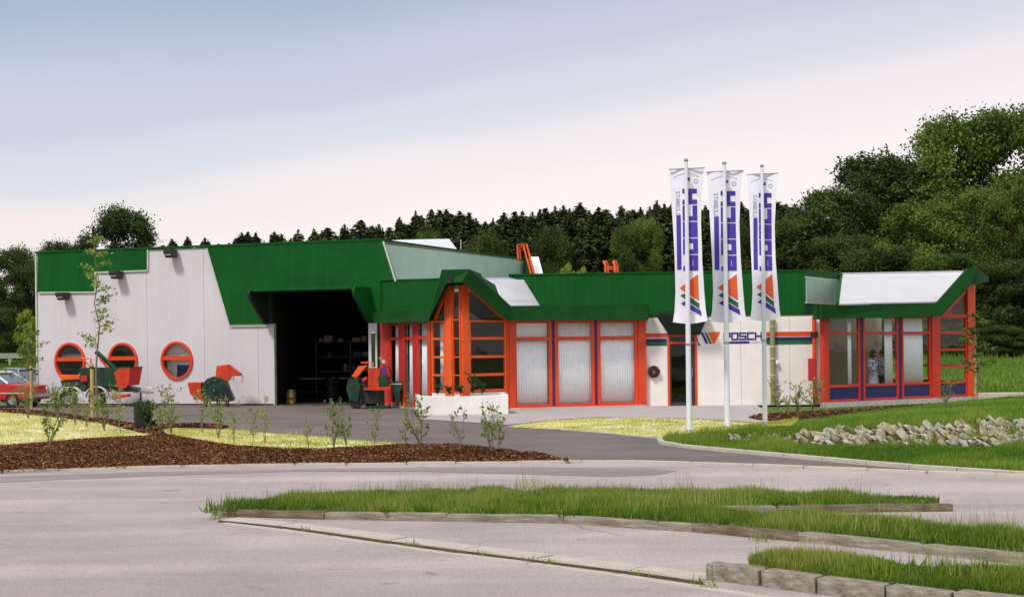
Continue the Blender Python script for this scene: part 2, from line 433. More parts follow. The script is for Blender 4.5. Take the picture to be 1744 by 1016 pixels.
xs = [-900, -500, -300, -200, -150, -120] + list(np.arange(-100, 101, 4.0)) + [120, 150, 200, 300, 500, 900]
ys = [-300, -100, -40, 0, 20, 40] + list(np.arange(46, 131, 3.0)) + [140, 160, 190, 230, 300, 420, 700, 1400]
mb = MB(); mb.v = [(x, y, terrain_z(x, y)) for y in ys for x in xs]
nx = len(xs)
for j in range(len(ys) - 1):
    for i in range(nx - 1):
        a = j * nx + i; mb.f.append((a, a + 1, a + nx + 1, a + nx)); mb.m.append(0)
o = make('ground', mb, M['meadow'], smooth=True); o['kind'] = 'structure'

BACK = [(-260, 816), (0, 806), (120, 801), (250, 797), (500, 793), (700, 791), (850, 789), (960, 788), (1100, 788), (1300, 795), (1500, 803), (1744, 812), (1950, 823)]
back = [gr(*p) for p in BACK]
DRIVE = [(1950, 816), (1744, 804), (1620, 796.5), (1500, 788), (1400, 779), (1300, 770), (1220, 763), (1160, 757), (1135, 753.5), (1126, 749.5), (1130, 745)]
drive = [gr(*p) for p in DRIVE]
sheet('forecourt', [(-34, 60), (-34, 22.6)] + [(p.x, p.y) for p in back] + [(p.x, p.y) for p in drive] + [(6, 40), (6, 49), (-3, 52), (-18, 57)], 0.0, M['asphalt_dark'])
sheet('road', [(-40, -30), (40, -30), (40, 21)] + [(p.x, p.y) for p in reversed(back)] + [(-40, 22)], 0.006, M['asphalt_light'])
pave = [gr(*p) for p in [(712, 713), (866, 723), (930, 716), (1010, 710.5), (1180, 712), (1290, 719), (1330, 716)]]
sheet('pavement', [(-2.2, 44.0)] + [(p.x, p.y) for p in pave] + [(8.2, 47.6), (-1, 47.6)], 0.008, M['paving'])
# broad worn patches on the road: smoother, darker repair strips
def patch(pts, z, mat, name='road_patch'):
    return sheet(name, [(p.x, p.y) for p in (gr(*q) for q in pts)], z, mat)
M['asphalt_mid'] = ground_mat('repaired asphalt', [(.3, (.24, .20, .195)), (.7, (.29, .245, .235))], .8, 50, .3, .85, .2, big=(.3, .15, (.6, 4, 1)))
patch([(-10, 812.5), (250, 804), (500, 799.5), (700, 797), (900, 796), (1100, 798), (1150, 802), (1120, 809), (1040, 812), (900, 808), (700, 802.5), (500, 803), (250, 811), (-10, 822)], .011, M['asphalt_mid'])

def resample(row, n):
    P = [gr(*p) for p in row] if not isinstance(row[0], Vector) else row
    d = [0]
    for a, b in zip(P, P[1:]): d.append(d[-1] + (b - a).length)
    out = []
    for i in range(n):
        t = d[-1] * i / (n - 1); k = 0
        while k < len(d) - 2 and d[k + 1] < t: k += 1
        f = (t - d[k]) / max(1e-6, d[k + 1] - d[k]); out.append(P[k].lerp(P[k + 1], min(1, f)))
    return out
def loft(rows, nu, sub, bump=0.0, arch=0.0):
    """grid through the rows; sub = steps between rows; bump = random relief; arch = height of the swell"""
    RR = [resample(r, nu) for r in rows]; G = []
    tot = (len(RR) - 1) * sub
    for j in range(len(RR) - 1):
        for s in range(sub + (1 if j == len(RR) - 2 else 0)):
            f = s / sub; row = []
            for i in range(nu):
                p = RR[j][i].lerp(RR[j + 1][i], f)
                q = (j * sub + s) / tot
                e = math.sin(math.pi * q)
                p.z += arch * e + bump * e ** .5 * noise.noise(Vector((p.x * 1.7, p.y * 1.7, 3.1))) if e > 0 else 0
                row.append(p)
            G.append(row)
    return G
def grid_obj(name, G, mat, kind='structure', parent=None):
    mb = MB(); n = len(G[0])
    mb.v = [tuple(p) for r in G for p in r]
    for j in range(len(G) - 1):
        for i in range(n - 1):
            a = j * n + i; mb.f.append((a, a + 1, a + n + 1, a + n)); mb.m.append(0)
    o = make(name, mb, mat, smooth=True); o['kind'] = kind
    return o
def sample_grid(G, count):
    """count random points on the grid, area weighted"""
    A = np.array([[tuple(p) for p in r] for r in G]); a, b, c, d = A[:-1, :-1], A[:-1, 1:], A[1:, 1:], A[1:, :-1]
    ar = np.linalg.norm(np.cross(c - a, d - b), axis=-1).ravel() + 1e-9
    k = rng.choice(len(ar), count, p=ar / ar.sum())
    s, t = rng.random(count)[:, None], rng.random(count)[:, None]
    a, b, c, d = (q.reshape(-1, 3)[k] for q in (a, b, c, d))
    return (a * (1 - s) + b * s) * (1 - t) + (d * (1 - s) + c * s) * t
def fast_mesh(name, V, F, mat, rnd=None):
    """V (n,3), F (m,k) same-size faces, rnd per face"""
    me = bpy.data.meshes.new(name); m, k = F.shape
    me.vertices.add(len(V)); me.vertices.foreach_set('co', V.astype(np.float32).ravel())
    me.loops.add(m * k); me.loops.foreach_set('vertex_index', F.astype(np.int32).ravel())
    me.polygons.add(m); me.polygons.foreach_set('loop_start', np.arange(0, m * k, k, dtype=np.int32))
    me.polygons.foreach_set('loop_total', np.full(m, k, dtype=np.int32))
    if rnd is not None:
        at_ = me.attributes.new('rnd', 'FLOAT', 'FACE'); at_.data.foreach_set('value', rnd.astype(np.float32))
    me.materials.append(mat); me.update(calc_edges=True)
    return me
def vnoise(P, s, seed=0.0):
    return np.array([noise.noise(Vector((p[0] * s + seed, p[1] * s, seed))) for p in P])
def blades(P, hmin, hmax, wd, lean=.5, clump=1.3, tone=.5):
    n = len(P); cl = vnoise(P[:, :2], clump, 5.0) if n else np.zeros(0)
    cl2 = vnoise(P[:, :2], clump * .3, 9.0) if n else np.zeros(0)
    h = (hmin + (hmax - hmin) * rng.random(n) ** 2.2) * np.clip(1 + cl * 1.3 + cl2 * .6, .3, 2.1)
    a = rng.random(n) * 2 * np.pi; d = np.stack([np.cos(a), np.sin(a), np.zeros(n)], 1) * (wd * .5 * (.6 + .8 * rng.random(n)))[:, None]
    b = rng.random(n) * 2 * np.pi; l = np.stack([np.cos(b), np.sin(b), np.zeros(n)], 1) * (h * lean * rng.random(n))[:, None]
    top = P + l; top[:, 2] += h
    V = np.stack([P - d, P + d, top], 1).reshape(-1, 3); F = np.arange(3 * n).reshape(-1, 3)
    rnd = np.clip(tone + cl2 * .75 + cl * .3 + (rng.random(n) - .5) * .5, 0, 1)
    return V, F, rnd
def blade_obj(name, parts, mat, kind='stuff'):
    V = []; F = []; rr = []; o_ = 0
    for v, f, r in parts: V.append(v); F.append(f + o_); rr.append(r); o_ += len(v)
    me = fast_mesh(name, np.concatenate(V), np.concatenate(F), mat, np.concatenate(rr))
    o = bpy.data.objects.new(name, me); link(o); o['kind'] = kind
    return o

# ---- left planting bed and lawns
MULCH_LOW = [(-120, 810), (0, 804, .02), (120, 799), (250, 795), (500, 791), (700, 788.5), (850, 787), (968, 785.5)]
MULCH_UP = [(-120, 766), (0, 760), (70, 755), (150, 748), (258, 742), (290, 741), (330, 749), (400, 760), (480, 765), (560, 766), (640, 761), (705, 757), (780, 758), (850, 765), (968, 784.5)]
def zrow(row, z): return [(p[0], p[1], z) for p in row]
def align(up, low, n=40):
    """sample both rows at the same photo columns so the bed has no shear"""
    def f(row, x):
        for a, b in zip(row, row[1:]):
            if a[0] <= x <= b[0]: t = (x - a[0]) / (b[0] - a[0]); return a[1] + (b[1] - a[1]) * t
        return row[-1][1]
    x0, x1 = max(up[0][0], low[0][0]), min(up[-1][0], low[-1][0]); xs_ = np.linspace(x0, x1, n)
    return [(x, f(up, x)) for x in xs_], [(x, f(low, x)) for x in xs_]
def col_loft(low, up, zl, zu, n, sub, bump=0, arch=0):
    u, l = align(up, low, n)
    L = [gr(x, y, zl) for x, y in l]; U = [gr(x, y, zu) for x, y in u]
    G = []
    for s in range(sub + 1):
        f = s / sub; e = math.sin(math.pi * f); row = []
        for a, b in zip(L, U):
            p = a.lerp(b, f)
            if e > 1e-6: p.z += arch * e + bump * e ** .5 * noise.noise(Vector((p.x * 1.7, p.y * 1.7, 3.1)))
            row.append(p)
        G.append(row)
    return G
Gm = col_loft(MULCH_LOW, MULCH_UP, .03, .06, 140, 14, .09, .05)
bed = grid_obj('mulch_bed', Gm, M['mulch'])
MB2_LOW = [(-60, 700.5), (30, 704), (110, 712), (180, 722), (255, 740), (275, 742)]
MB2_UP = [(-60, 697), (30, 697), (100, 704), (180, 714), (240, 724), (275, 728)]
Gm2 = col_loft(MB2_LOW, MB2_UP, .03, .04, 60, 6, .05, .03); grid_obj('mulch_bed', Gm2, M['mulch'])
MB3_LOW = [(262, 735), (300, 726), (345, 726.5), (392, 729)]
MB3_UP = [(262, 724), (300, 722), (345, 721.5), (392, 727)]
Gm3 = col_loft(MB3_LOW, MB3_UP, .025, .03, 30, 4, .03, .02); grid_obj('mulch_bed', Gm3, M['mulch'])
L1_LOW = [(-120, 766), (0, 760), (70, 755), (150, 748), (258, 742)]
L1_UP = [(-120, 697), (0, 701), (30, 704), (110, 712), (180, 722), (258, 741)]
G1 = col_loft(L1_LOW, L1_UP, .06, .035, 70, 10, .03); grid_obj('lawn', G1, M['lawn_new'])
L2_LOW = [(272, 729.5), (290, 741), (330, 749), (400, 760), (480, 765), (560, 766), (640, 761), (706, 757.6)]
L2_UP = [(272, 728), (300, 728.5), (400, 732.5), (500, 740), (600, 749), (706, 757)]
G2 = col_loft(L2_LOW, L2_UP, .05, .015, 70, 8, .02); grid_obj('lawn', G2, M['lawn_new'])
# bark chips lying on the beds
def chips(P, size):
    n = len(P); a = rng.random(n) * 2 * np.pi
    u = np.stack([np.cos(a), np.sin(a), (rng.random(n) - .5) * .9], 1) * (size * (.4 + 1.0 * rng.random(n)))[:, None]
    v = np.stack([-np.sin(a), np.cos(a), (rng.random(n) - .5) * 1.2], 1) * (size * .4 * (.5 + rng.random(n)))[:, None]
    P = P + np.array([0, 0, .012]) + np.stack([0 * a, 0 * a, rng.random(n) * .03], 1)
    V = np.stack([P - u - v, P + u - v, P + u * .8 + v, P - u * .7 + v], 1).reshape(-1, 3)
    return V, np.arange(4 * n).reshape(-1, 4), np.clip(rng.random(n) ** 2.2 * 1.05 + vnoise(P[:, :2], .8) * .15, 0, 1)
cp = chips(sample_grid(Gm, 150000), .019); cp2 = chips(sample_grid(Gm2, 6000), .04); cp3 = chips(sample_grid(Gm3, 1200), .04)
blade_obj('bark_chips', [cp, cp2, cp3], M['chips'])

# ---- centre lawn and right bank
C_LOW = [(872, 727), (1000, 733), (1130, 744.5), (1180, 748), (1300, 752)]
C_UP = [(872, 724), (930, 717), (1010, 711.5), (1100, 711), (1180, 712.5), (1300, 720)]
G3 = col_loft(C_LOW, C_UP, .012, .012, 60, 6, .0); grid_obj('lawn', G3, M['lawn_new'])
BR = [
    [(1128, 749.5, .02), (1160, 757, .02), (1250, 766, .03), (1400, 779, .03), (1550, 791.5, .03), (1744, 804, .03), (1950, 816, .03)],
    [(1134, 746, .04), (1170, 748, .05), (1250, 752, .06), (1400, 758, .10), (1550, 761, .13), (1744, 762, .16), (1950, 764, .16)],
    [(1138, 744, .05), (1175, 743, .06), (1250, 743, .12), (1400, 735, .30), (1550, 728, .43), (1744, 717, .52), (1950, 710, .52)],
    [(1142, 742, .03), (1180, 739, .04), (1280, 730, .08), (1420, 719, .27), (1560, 710, .42), (1744, 700, .52), (1950, 697, .52)],
    [(1146, 740, .02), (1190, 732, .02), (1310, 718, .03), (1420, 701, .03), (1560, 691, .12), (1720, 675.5, .22), (1950, 668, .35)],
]
def row_at(row, f):
    k = f * (len(row) - 1); i = min(len(row) - 2, int(k)); t = k - i
    a = gr(*row[i]); b = gr(*row[i + 1]); return a.lerp(b, t)
NB = 121
RRows = [[row_at(r, i / (NB - 1)) for i in range(NB)] for r in BR]
def subloft(rows, sub, bump=0):
    G = []
    for j in range(len(rows) - 1):
        for s in range(sub + (1 if j == len(rows) - 2 else 0)):
            row = []
            for i in range(NB):
                p = rows[j][i].lerp(rows[j + 1][i], s / sub)
                if bump and (j or s): p.z += bump * noise.noise(Vector((p.x * 1.2, p.y * 1.2, 0)))
                row.append(p)
            G.append(row)
    return G
Gb0 = subloft(RRows[0:2], 5); Gb1 = subloft(RRows[1:3], 5); Gb2 = subloft(RRows[2:5], 8)
grid_obj('grass_bank', Gb0, M['lawn']); grid_obj('rock_slope', Gb1, M['earth']); grid_obj('lawn', Gb2, M['lawn'])
# the young yellow sowing runs onto the left end of the bank
ext = [gr(1700, 700, .4)]
# mulch round the wing
def patch3(name, pts, mat):
    o = sheet(name, [(0, 0)] * 0 + [(p.x, p.y) for p in (gr(*q) for q in pts)], 0, mat)
    return o
Gw = col_loft([(1275, 708), (1320, 716), (1404, 719), (1470, 703), (1560, 695), (1640, 688)], [(1275, 706), (1300, 701), (1380, 697), (1470, 694), (1560, 687), (1640, 682)], .06, .09, 60, 5, .05, .03)
def lift(G):
    # drape onto the bank
    from mathutils.bvhtree import BVHTree
    V = [tuple(p) for r in Gb2 for p in r]; n = NB
    Fs = [(j * n + i, j * n + i + 1, (j + 1) * n + i + 1, (j + 1) * n + i) for j in range(len(Gb2) - 1) for i in range(n - 1)]
    return BVHTree.FromPolygons([Vector(v) for v in V], Fs)
BANK = lift(None)
def drop(x, y, default=0.0):
    h = BANK.ray_cast(Vector((x, y, 5)), Vector((0, 0, -1)))
    return h[0].z if h[0] is not None else default
for r in Gw:
    for p in r: p.z = max(.012, drop(p.x, p.y, 0) + .03 + .02 * noise.noise(Vector((p.x * 3, p.y * 3, 0))))
grid_obj('mulch_bed', Gw, M['mulch'])
blade_obj('bark_chips', [chips(sample_grid(Gw, 6000), .04)], M['chips'])

# ---- grass on the lawns
gl = [blades(sample_grid(G1, 16000), .02, .07, .022, tone=.45), blades(sample_grid(G2, 9000), .02, .07, .022, tone=.45), blades(sample_grid(G3, 12000), .02, .06, .022, tone=.5)]
GY = [[p + Vector((0, 0, .006)) for p in r[:51]] for r in Gb2[8:]]; grid_obj('lawn', GY, M['lawn_new'])
gl.append(blades(sample_grid(GY, 8000), .02, .06, .022, tone=.4))
blade_obj('grass', gl, M['grass_new'])
gb = [blades(sample_grid(Gb0, 60000), .04, .13, .020, tone=.6), blades(sample_grid(Gb2[:9], 34000), .02, .07, .024, clump=.7, tone=.5), blades(sample_grid([r[50:] for r in Gb2[8:]], 32000), .02, .07, .024, clump=.7, tone=.5),
      blades(sample_grid(subloft(RRows[1:3], 4), 7000), .04, .12, .022, tone=.6), blades(sample_grid([[p for p in r] for r in subloft([RRows[2], [a.lerp(b, .25) for a, b in zip(RRows[2], RRows[3])]], 3)], 16000), .05, .20, .02, tone=.75)]
blade_obj('grass', gb, M['grass_lawn'])

# ---- stones set in the bank
def hull_mesh(name, mat, seed, flat=.75, pts=14):
    rr = random.Random(seed); bm = bmesh.new()
    for i in range(pts):
        v = Vector((rr.uniform(-1, 1), rr.uniform(-1, 1), rr.uniform(-1, 1)))
        v = Vector([max(-.8, min(.8, c * 1.5)) for c in v]); bm.verts.new((v.x * .62, v.y * .62, v.z * .62 * flat))
    bmesh.ops.convex_hull(bm, input=bm.verts)
    for v in [v for v in bm.verts if not v.link_faces]: bm.verts.remove(v)
    me = bpy.data.meshes.new(name); bm.to_mesh(me); bm.free(); me.materials.append(mat); return me
rockm = [hull_mesh('stone', M[['rock_a', 'rock_b', 'rock_a', 'rock_c', 'rock_b'][i % 5]], 50 + i) for i in range(12)]
rw = thing('stone_revetment', 'long low bank of slanting pale quarry stones set below the green lawn at the right', 'stone bank', tuple(gr(1500, 760, .1)))
rr_ = random.Random(3)
cols = np.arange(.335, .985, .0098)
for q, c in enumerate(cols):
    i0 = min(NB - 1, int(c * (NB - 1))); a = RRows[1][i0]; b = RRows[2][i0]; slope = (b - a).length
    big_ = c > .47; k = max(1, int(round(slope / (.25 if big_ else .22))))
    for j in range(k):
        if rr_.random() < (.10 if big_ else .45): continue
        f = (j + .5 + (.25 if q % 2 else -.25) + rr_.uniform(-.12, .12)) / k
        p = a.lerp(b, min(1, max(.03, f))); p.x += rr_.uniform(-.06, .06)
        sc = (.138 if big_ else .09) * rr_.uniform(.75, 1.3)
        Mx = Matrix.Translation(p + Vector((0, .04, -.035))) @ Matrix.Rotation(rr_.uniform(-.2, .2), 4, 'Z') @ Matrix.Rotation(R(rr_.gauss(42, 9)), 4, 'Y') @ Matrix.Rotation(R(rr_.uniform(-12, 12)), 4, 'X') @ Matrix.Diagonal((sc * rr_.uniform(2.0, 3.0), sc * 1.2, sc * rr_.uniform(.9, 1.15), 1))
        o = bpy.data.objects.new('stone', rr_.choice(rockm)); link(o, rw, Mx)

# ---- kerbs
def stone_mesh(mat, seed):
    bm = bmesh.new(); bmesh.ops.create_cube(bm, size=1)
    bmesh.ops.bevel(bm, geom=list(bm.edges), offset=.045, segments=1, affect='EDGES')
    rr = random.Random(seed)
    for v in bm.verts: v.co += Vector((rr.uniform(-.012, .012), rr.uniform(-.03, .03), rr.uniform(-.02, .02)))
    me = bpy.data.meshes.new('kerb_stone'); bm.to_mesh(me); bm.free(); me.materials.append(mat); return me
KS = {k: [stone_mesh(M[k], i) for i in range(4)] for k in ('granite', 'stain', 'kerb_pale')}
def kerb(name, path, width, top, length, mat='granite', base=-.05, stain=None, jit=.006, gap=.012, seed=1):
    """stones set end to end along the path"""
    rr = random.Random(seed); P = [p if isinstance(p, Vector) else gr(*p) for p in path]
    root = bpy.data.objects.new(name, None); link(root, None, Matrix.Translation(P[0])); root['kind'] = 'structure'
    d = [0]
    for a, b in zip(P, P[1:]): d.append(d[-1] + (b - a).length)
    def pt(t):
        k = 0
        while k < len(d) - 2 and d[k + 1] < t: k += 1
        return P[k].lerp(P[k + 1], (t - d[k]) / max(1e-6, d[k + 1] - d[k]))
    t = 0; i = 0
    while t < d[-1] - .05:
        L = min(length * rr.uniform(.85, 1.15), d[-1] - t)
        a, b = pt(t), pt(t + L); dv = b - a; dv.z = 0
        ang = math.atan2(dv.y, dv.x); mid = (a + b) / 2
        h = top - base + rr.uniform(-jit, jit)
        Mx = Matrix.Translation((mid.x, mid.y, base + h / 2)) @ Matrix.Rotation(ang, 4, 'Z') @ Matrix.Translation((0, width / 2 + rr.uniform(-jit, jit), 0)) @ Matrix.Rotation(rr.uniform(-.006, .006), 4, 'Y') @ Matrix.Diagonal((max(.05, dv.length - gap), width, h, 1))
        kk = 'stain' if (stain and rr.random() < stain) else mat
        o = bpy.data.objects.new('kerb_stone', rr.choice(KS[kk])); link(o, root, Mx)
        t += L; i += 1
    return root
K1 = [(376, 880), (500, 884), (700, 888), (900, 890), (1000, 893), (1100, 900), (1300, 917), (1500, 937), (1744, 962), (1960, 984)]
kerb('kerb', K1, .13, .10, 1.5, stain=.3, seed=4, gap=.006, jit=.004)
kerb('kerb', [(1120, 878.5), (1200, 876), (1400, 873.5), (1624, 871)], .13, .095, 1.4, stain=.35, seed=5, gap=.006)
kerb('kerb', [(358, 872), (366, 880), (378, 881)], .12, .07, .3, seed=6, jit=.02)
kerb('kerb', [(395, 862.5), (370, 867), (358, 872)], .12, .06, .3, seed=7, jit=.02)
kerb('kerb', [(1200, 987), (1300, 1000), (1404, 1014), (1560, 1033), (1800, 1060)], .14, .145, .62, seed=8, gap=.03)
kerb('kerb', [gr(1345, 960, .145), gr(1275, 955, .145), gr(1204, 957, .145)], .12, .14, .62, seed=9, gap=.02)
kerb('kerb', [(372, 886), (480, 896), (600, 912), (700, 926), (900, 951), (1080, 973), (1199, 989)], .27, .018, 1.0, 'kerb_pale', seed=10)
kerb('kerb', [(372, 892), (480, 904.5), (600, 921), (700, 936), (900, 962), (1080, 985.5), (1190, 1003), (1400, 1034)], .10, .014, 1.0, 'kerb_pale', seed=11)
kerb('kerb', list(reversed(BACK)), .12, .055, 1.0, 'kerb_pale', seed=12)
kerb('kerb', [gr(x, y - .5, .05) for x, y in DRIVE], .12, .07, 1.0, 'kerb_pale', seed=13)
kerb('kerb', [(705, 759), (780, 759), (850, 766), (968, 785.5)], .07, .03, 1.0, 'kerb_pale', seed=14)
kerb('kerb', [(0, 701), (30, 704), (110, 712), (180, 722), (256, 741)], .08, .06, 1.0, 'kerb_pale', seed=15)
kerb('kerb', [(866, 726), (1000, 734.5), (1126, 747)], .06, .022, 1.0, 'kerb_pale', seed=16)
# dirt line between the two flush kerbs
dl = [gr(*p) for p in [(372, 888), (480, 899), (600, 915), (700, 929.5), (900, 955), (1080, 977.5), (1198, 994)]]
mbd = MB()
for a, b in zip(dl, dl[1:]):
    w_ = Vector((0, .09, 0)); mbd.add([a - w_ + Vector((0, 0, .010)), b - w_ + Vector((0, 0, .010)), b + w_ + Vector((0, 0, .010)), a + w_ + Vector((0, 0, .010))], [(0, 1, 2, 3)])
o = make('dirt_seam', mbd, M['earth']); o['kind'] = 'stuff'

# ---- grass islands in the road
def island(low, up, z, n, sub, cnt, hm, hx, arch=.05, tone=.45):
    G = col_loft(low, up, z, z, n, sub, .03, arch); grid_obj('grass_island', G, M['lawn'])
    return blades(sample_grid(G, cnt), hm, hx, .013, lean=.6, clump=1.6, tone=tone)
IA_low = [(388, 868.5), (500, 871), (700, 874), (900, 876), (1000, 878.5), (1110, 865), (1200, 862), (1400, 860), (1600, 857.5)]
IA_up = [(388, 865), (450, 855), (560, 845), (700, 839), (900, 837), (1100, 838), (1300, 842), (1500, 850), (1600, 856.5)]
a1 = island(IA_low, IA_up, .08, 120, 8, 95000, .02, .095)
IB_low = [(960, 878), (1000, 878.6), (1100, 885.2), (1300, 901), (1500, 919.7), (1744, 943), (1960, 964)]
IB_up = [(960, 872), (1000, 871), (1100, 871), (1200, 873), (1350, 880), (1500, 890), (1744, 914), (1960, 934)]
a2 = island(IB_low, IB_up, .08, 120, 8, 76000, .02, .095, tone=.42)
IC_low = [(1277, 964), (1404, 979.5), (1560, 996), (1800, 1021)]
IC_up = [(1277, 957), (1400, 959), (1560, 966), (1800, 980)]
a3 = island(IC_low, IC_up, .12, 90, 8, 54000, .02, .085, tone=.58)
def tall(low, up, z, cnt):
    G = col_loft(low, up, z, z, 100, 6, .0, .03); P = sample_grid(G, cnt); P = P[vnoise(P[:, :2], 1.1, 2.0) > -.12]
    return blades(P, .12, .26, .009, lean=.5, clump=2.0, tone=.75)
blade_obj('grass', [a1, a2, a3, tall(IA_low, IA_up, .08, 3200), tall(IB_low, IB_up, .08, 2600), tall(IC_low, IC_up, .12, 900)], M['grass'])
# broad-leaved weeds and tufts
def tuft(P, n, h, wd, r):
    V = []
    Q = np.repeat(P, n, 0); Q = Q + np.concatenate([rng.normal(0, r, (len(Q), 2)), np.zeros((len(Q), 1))], 1)
    return blades(Q, h * .5, h, wd, lean=1.0, clump=.1, tone=.3)
wp = np.array([tuple(gr(x, y, .1)) for x, y in [(720, 870), (905, 868), (1065, 880), (1120, 885), (1330, 885), (1340, 889), (1180, 850), (640, 866), (1500, 900), (1620, 915), (1700, 925), (395, 864), (365, 870), (1480, 893), (1390, 852), (1030, 866)]])
blade_obj('grass', [tuft(wp, 40, .12, .028, .06)], M['grass'])
wq = np.concatenate([sample_grid(col_loft(l_, u_, z_, z_, 60, 4), n_) for l_, u_, z_, n_ in ((IA_low, IA_up, .09, 70), (IB_low, IB_up, .09, 50), (IC_low, IC_up, .13, 14))])
v_, f_, r_ = tuft(wq, 26, .08, .03, .045); blade_obj('grass', [(v_, f_, r_ * .35)], M['grass'])
sp = np.array([tuple(gr(x, y, 0.01)) for x, y in [(365, 884), (368, 878), (361, 872), (700, 929), (820, 945), (900, 955), (940, 960), (520, 904), (1193, 990), (1204, 1000), (1085, 979), (1300, 921), (1290, 918)]])
blade_obj('grass', [tuft(sp, 14, .07, .012, .05)], M['grass'])

# ============================================================ THE BUILDING
BLD = thing('company_building', 'low green and white workshop building with orange framed windows and a pointed glass bay', 'building', (-2, 52, 0))
A = Frame((-18.5, 55.0), (-4.67, 50.5))
dA = A.d
AX = Frame((-4.67, 50.5), (-4.67 + dA.x * 2.6, 50.5 + dA.y * 2.6))          # parapet in line with the hall front
Sd = Frame((-4.67, 50.5), (0.6, 62.4))                                      # hall side wall
B = Frame((-4.60, 50.30), (-2.60, 45.6))                                    # left glass wall
C1 = Frame((-2.60, 45.6), (-1.62, 44.72))                                   # left face of the pointed bay
D1 = Frame((-1.62, 44.75), (-0.11, 46.0))                                   # right face of the pointed bay
E = Frame((-0.11, 46.0), (4.48, 47.2))                                      # three tall windows
Fw = Frame((4.48, 47.3), (10.30, 47.0))                                     # wall with the entrance
G = Frame((10.1, 46.0), (16.2, 49.8))                                       # right wing
GS = Frame((16.2, 49.8), (14.6, 54.5))                                      # right wing, far side

def fbox(name, fr, u0, u1, z0, z1, n0, n1, mat, parent=BLD, bevel=0, mb=None):
    """box in frame coordinates, n outward"""
    b = mb or MB(); b.box(u0, u1, -n1, -n0, z0, z1)
    if mb: return None
    return make(name, b, mat, parent, fr.M, bevel=bevel)
def fpoly(name, fr, pts, n0, n1, mat, parent=BLD, px=True):
    P = [fr.uz(x, y, n1) for x, y in pts] if px else pts
    return make(name, MB().prism(P, -n1, -n0, 'y'), mat, parent, fr.M)

ZH, ZL = 5.93, 4.45
# --- hall front: white panels with round windows
def panel_hole(fr, u0, u1, z0, z1, holes, n0, n1):
    """rectangle with one elliptical hole (cu,cz,ru,rz) and its reveal"""
    mb = MB(); cu, cz, ru, rz = holes; K = 64; base = []
    cs = [math.atan2(z - cz, u - cu) % (2 * math.pi) for u, z in ((u0, z0), (u1, z0), (u1, z1), (u0, z1))]
    an = sorted([2 * math.pi * k / K for k in range(K)] + cs)
    def rect(a):
        c, s = math.cos(a), math.sin(a); t = 1e9
        if c > 1e-9: t = min(t, (u1 - cu) / c)
        if c < -1e-9: t = min(t, (u0 - cu) / c)
        if s > 1e-9: t = min(t, (z1 - cz) / s)
        if s < -1e-9: t = min(t, (z0 - cz) / s)
        return cu + c * t, cz + s * t
    k = len(an); vs = []
    for a in an: vs.append((cu + ru * math.cos(a), -n1, cz + rz * math.sin(a)))
    for a in an: p = rect(a); vs.append((p[0], -n1, p[1]))
    for a in an: vs.append((cu + ru * math.cos(a), -n0, cz + rz * math.sin(a)))
    for a in an: p = rect(a); vs.append((p[0], -n0, p[1]))
    fs = []
    for i in range(k):
        j = (i + 1) % k
        fs += [(i, k + i, k + j, j), (i, j, 2 * k + j, 2 * k + i), (2 * k + i, 2 * k + j, 3 * k + j, 3 * k + i), (k + i, 3 * k + i, 3 * k + j, k + j)]
    return mb.add(vs, fs)
def ring(fr, cu, cz, ru, rz, w, n0, n1, K=56):
    mb = MB(); vs = []
    for n in (n1, n0):
        for q in (1, 0):
            for i in range(K):
                a = 2 * math.pi * i / K; vs.append((cu + (ru - w * (1 - q)) * math.cos(a), -n, cz + (rz - w * (1 - q)) * math.sin(a)))
    fs = []
    o1, i1, o0, i0 = 0, K, 2 * K, 3 * K
    for i in range(K):
        j = (i + 1) % K
        fs += [(o1 + i, i1 + i, i1 + j, o1 + j)[::-1], (o1 + i, o1 + j, o0 + j, o0 + i)[::-1], (i1 + i, i0 + i, i0 + j, i1 + j)[::-1], (o0 + i, o0 + j, i0 + j, i0 + i)[::-1]]
    return mb.add(vs, fs)
winpx = [(120, 583, 648, 94, 146), (210, 583, 645, 185, 235), (302, 581, 646, 275, 329)]
seams = [66, 163, 251.5, 348.5, 440, 466]
us = [A.u(x) for x in seams]; us[0] = 0
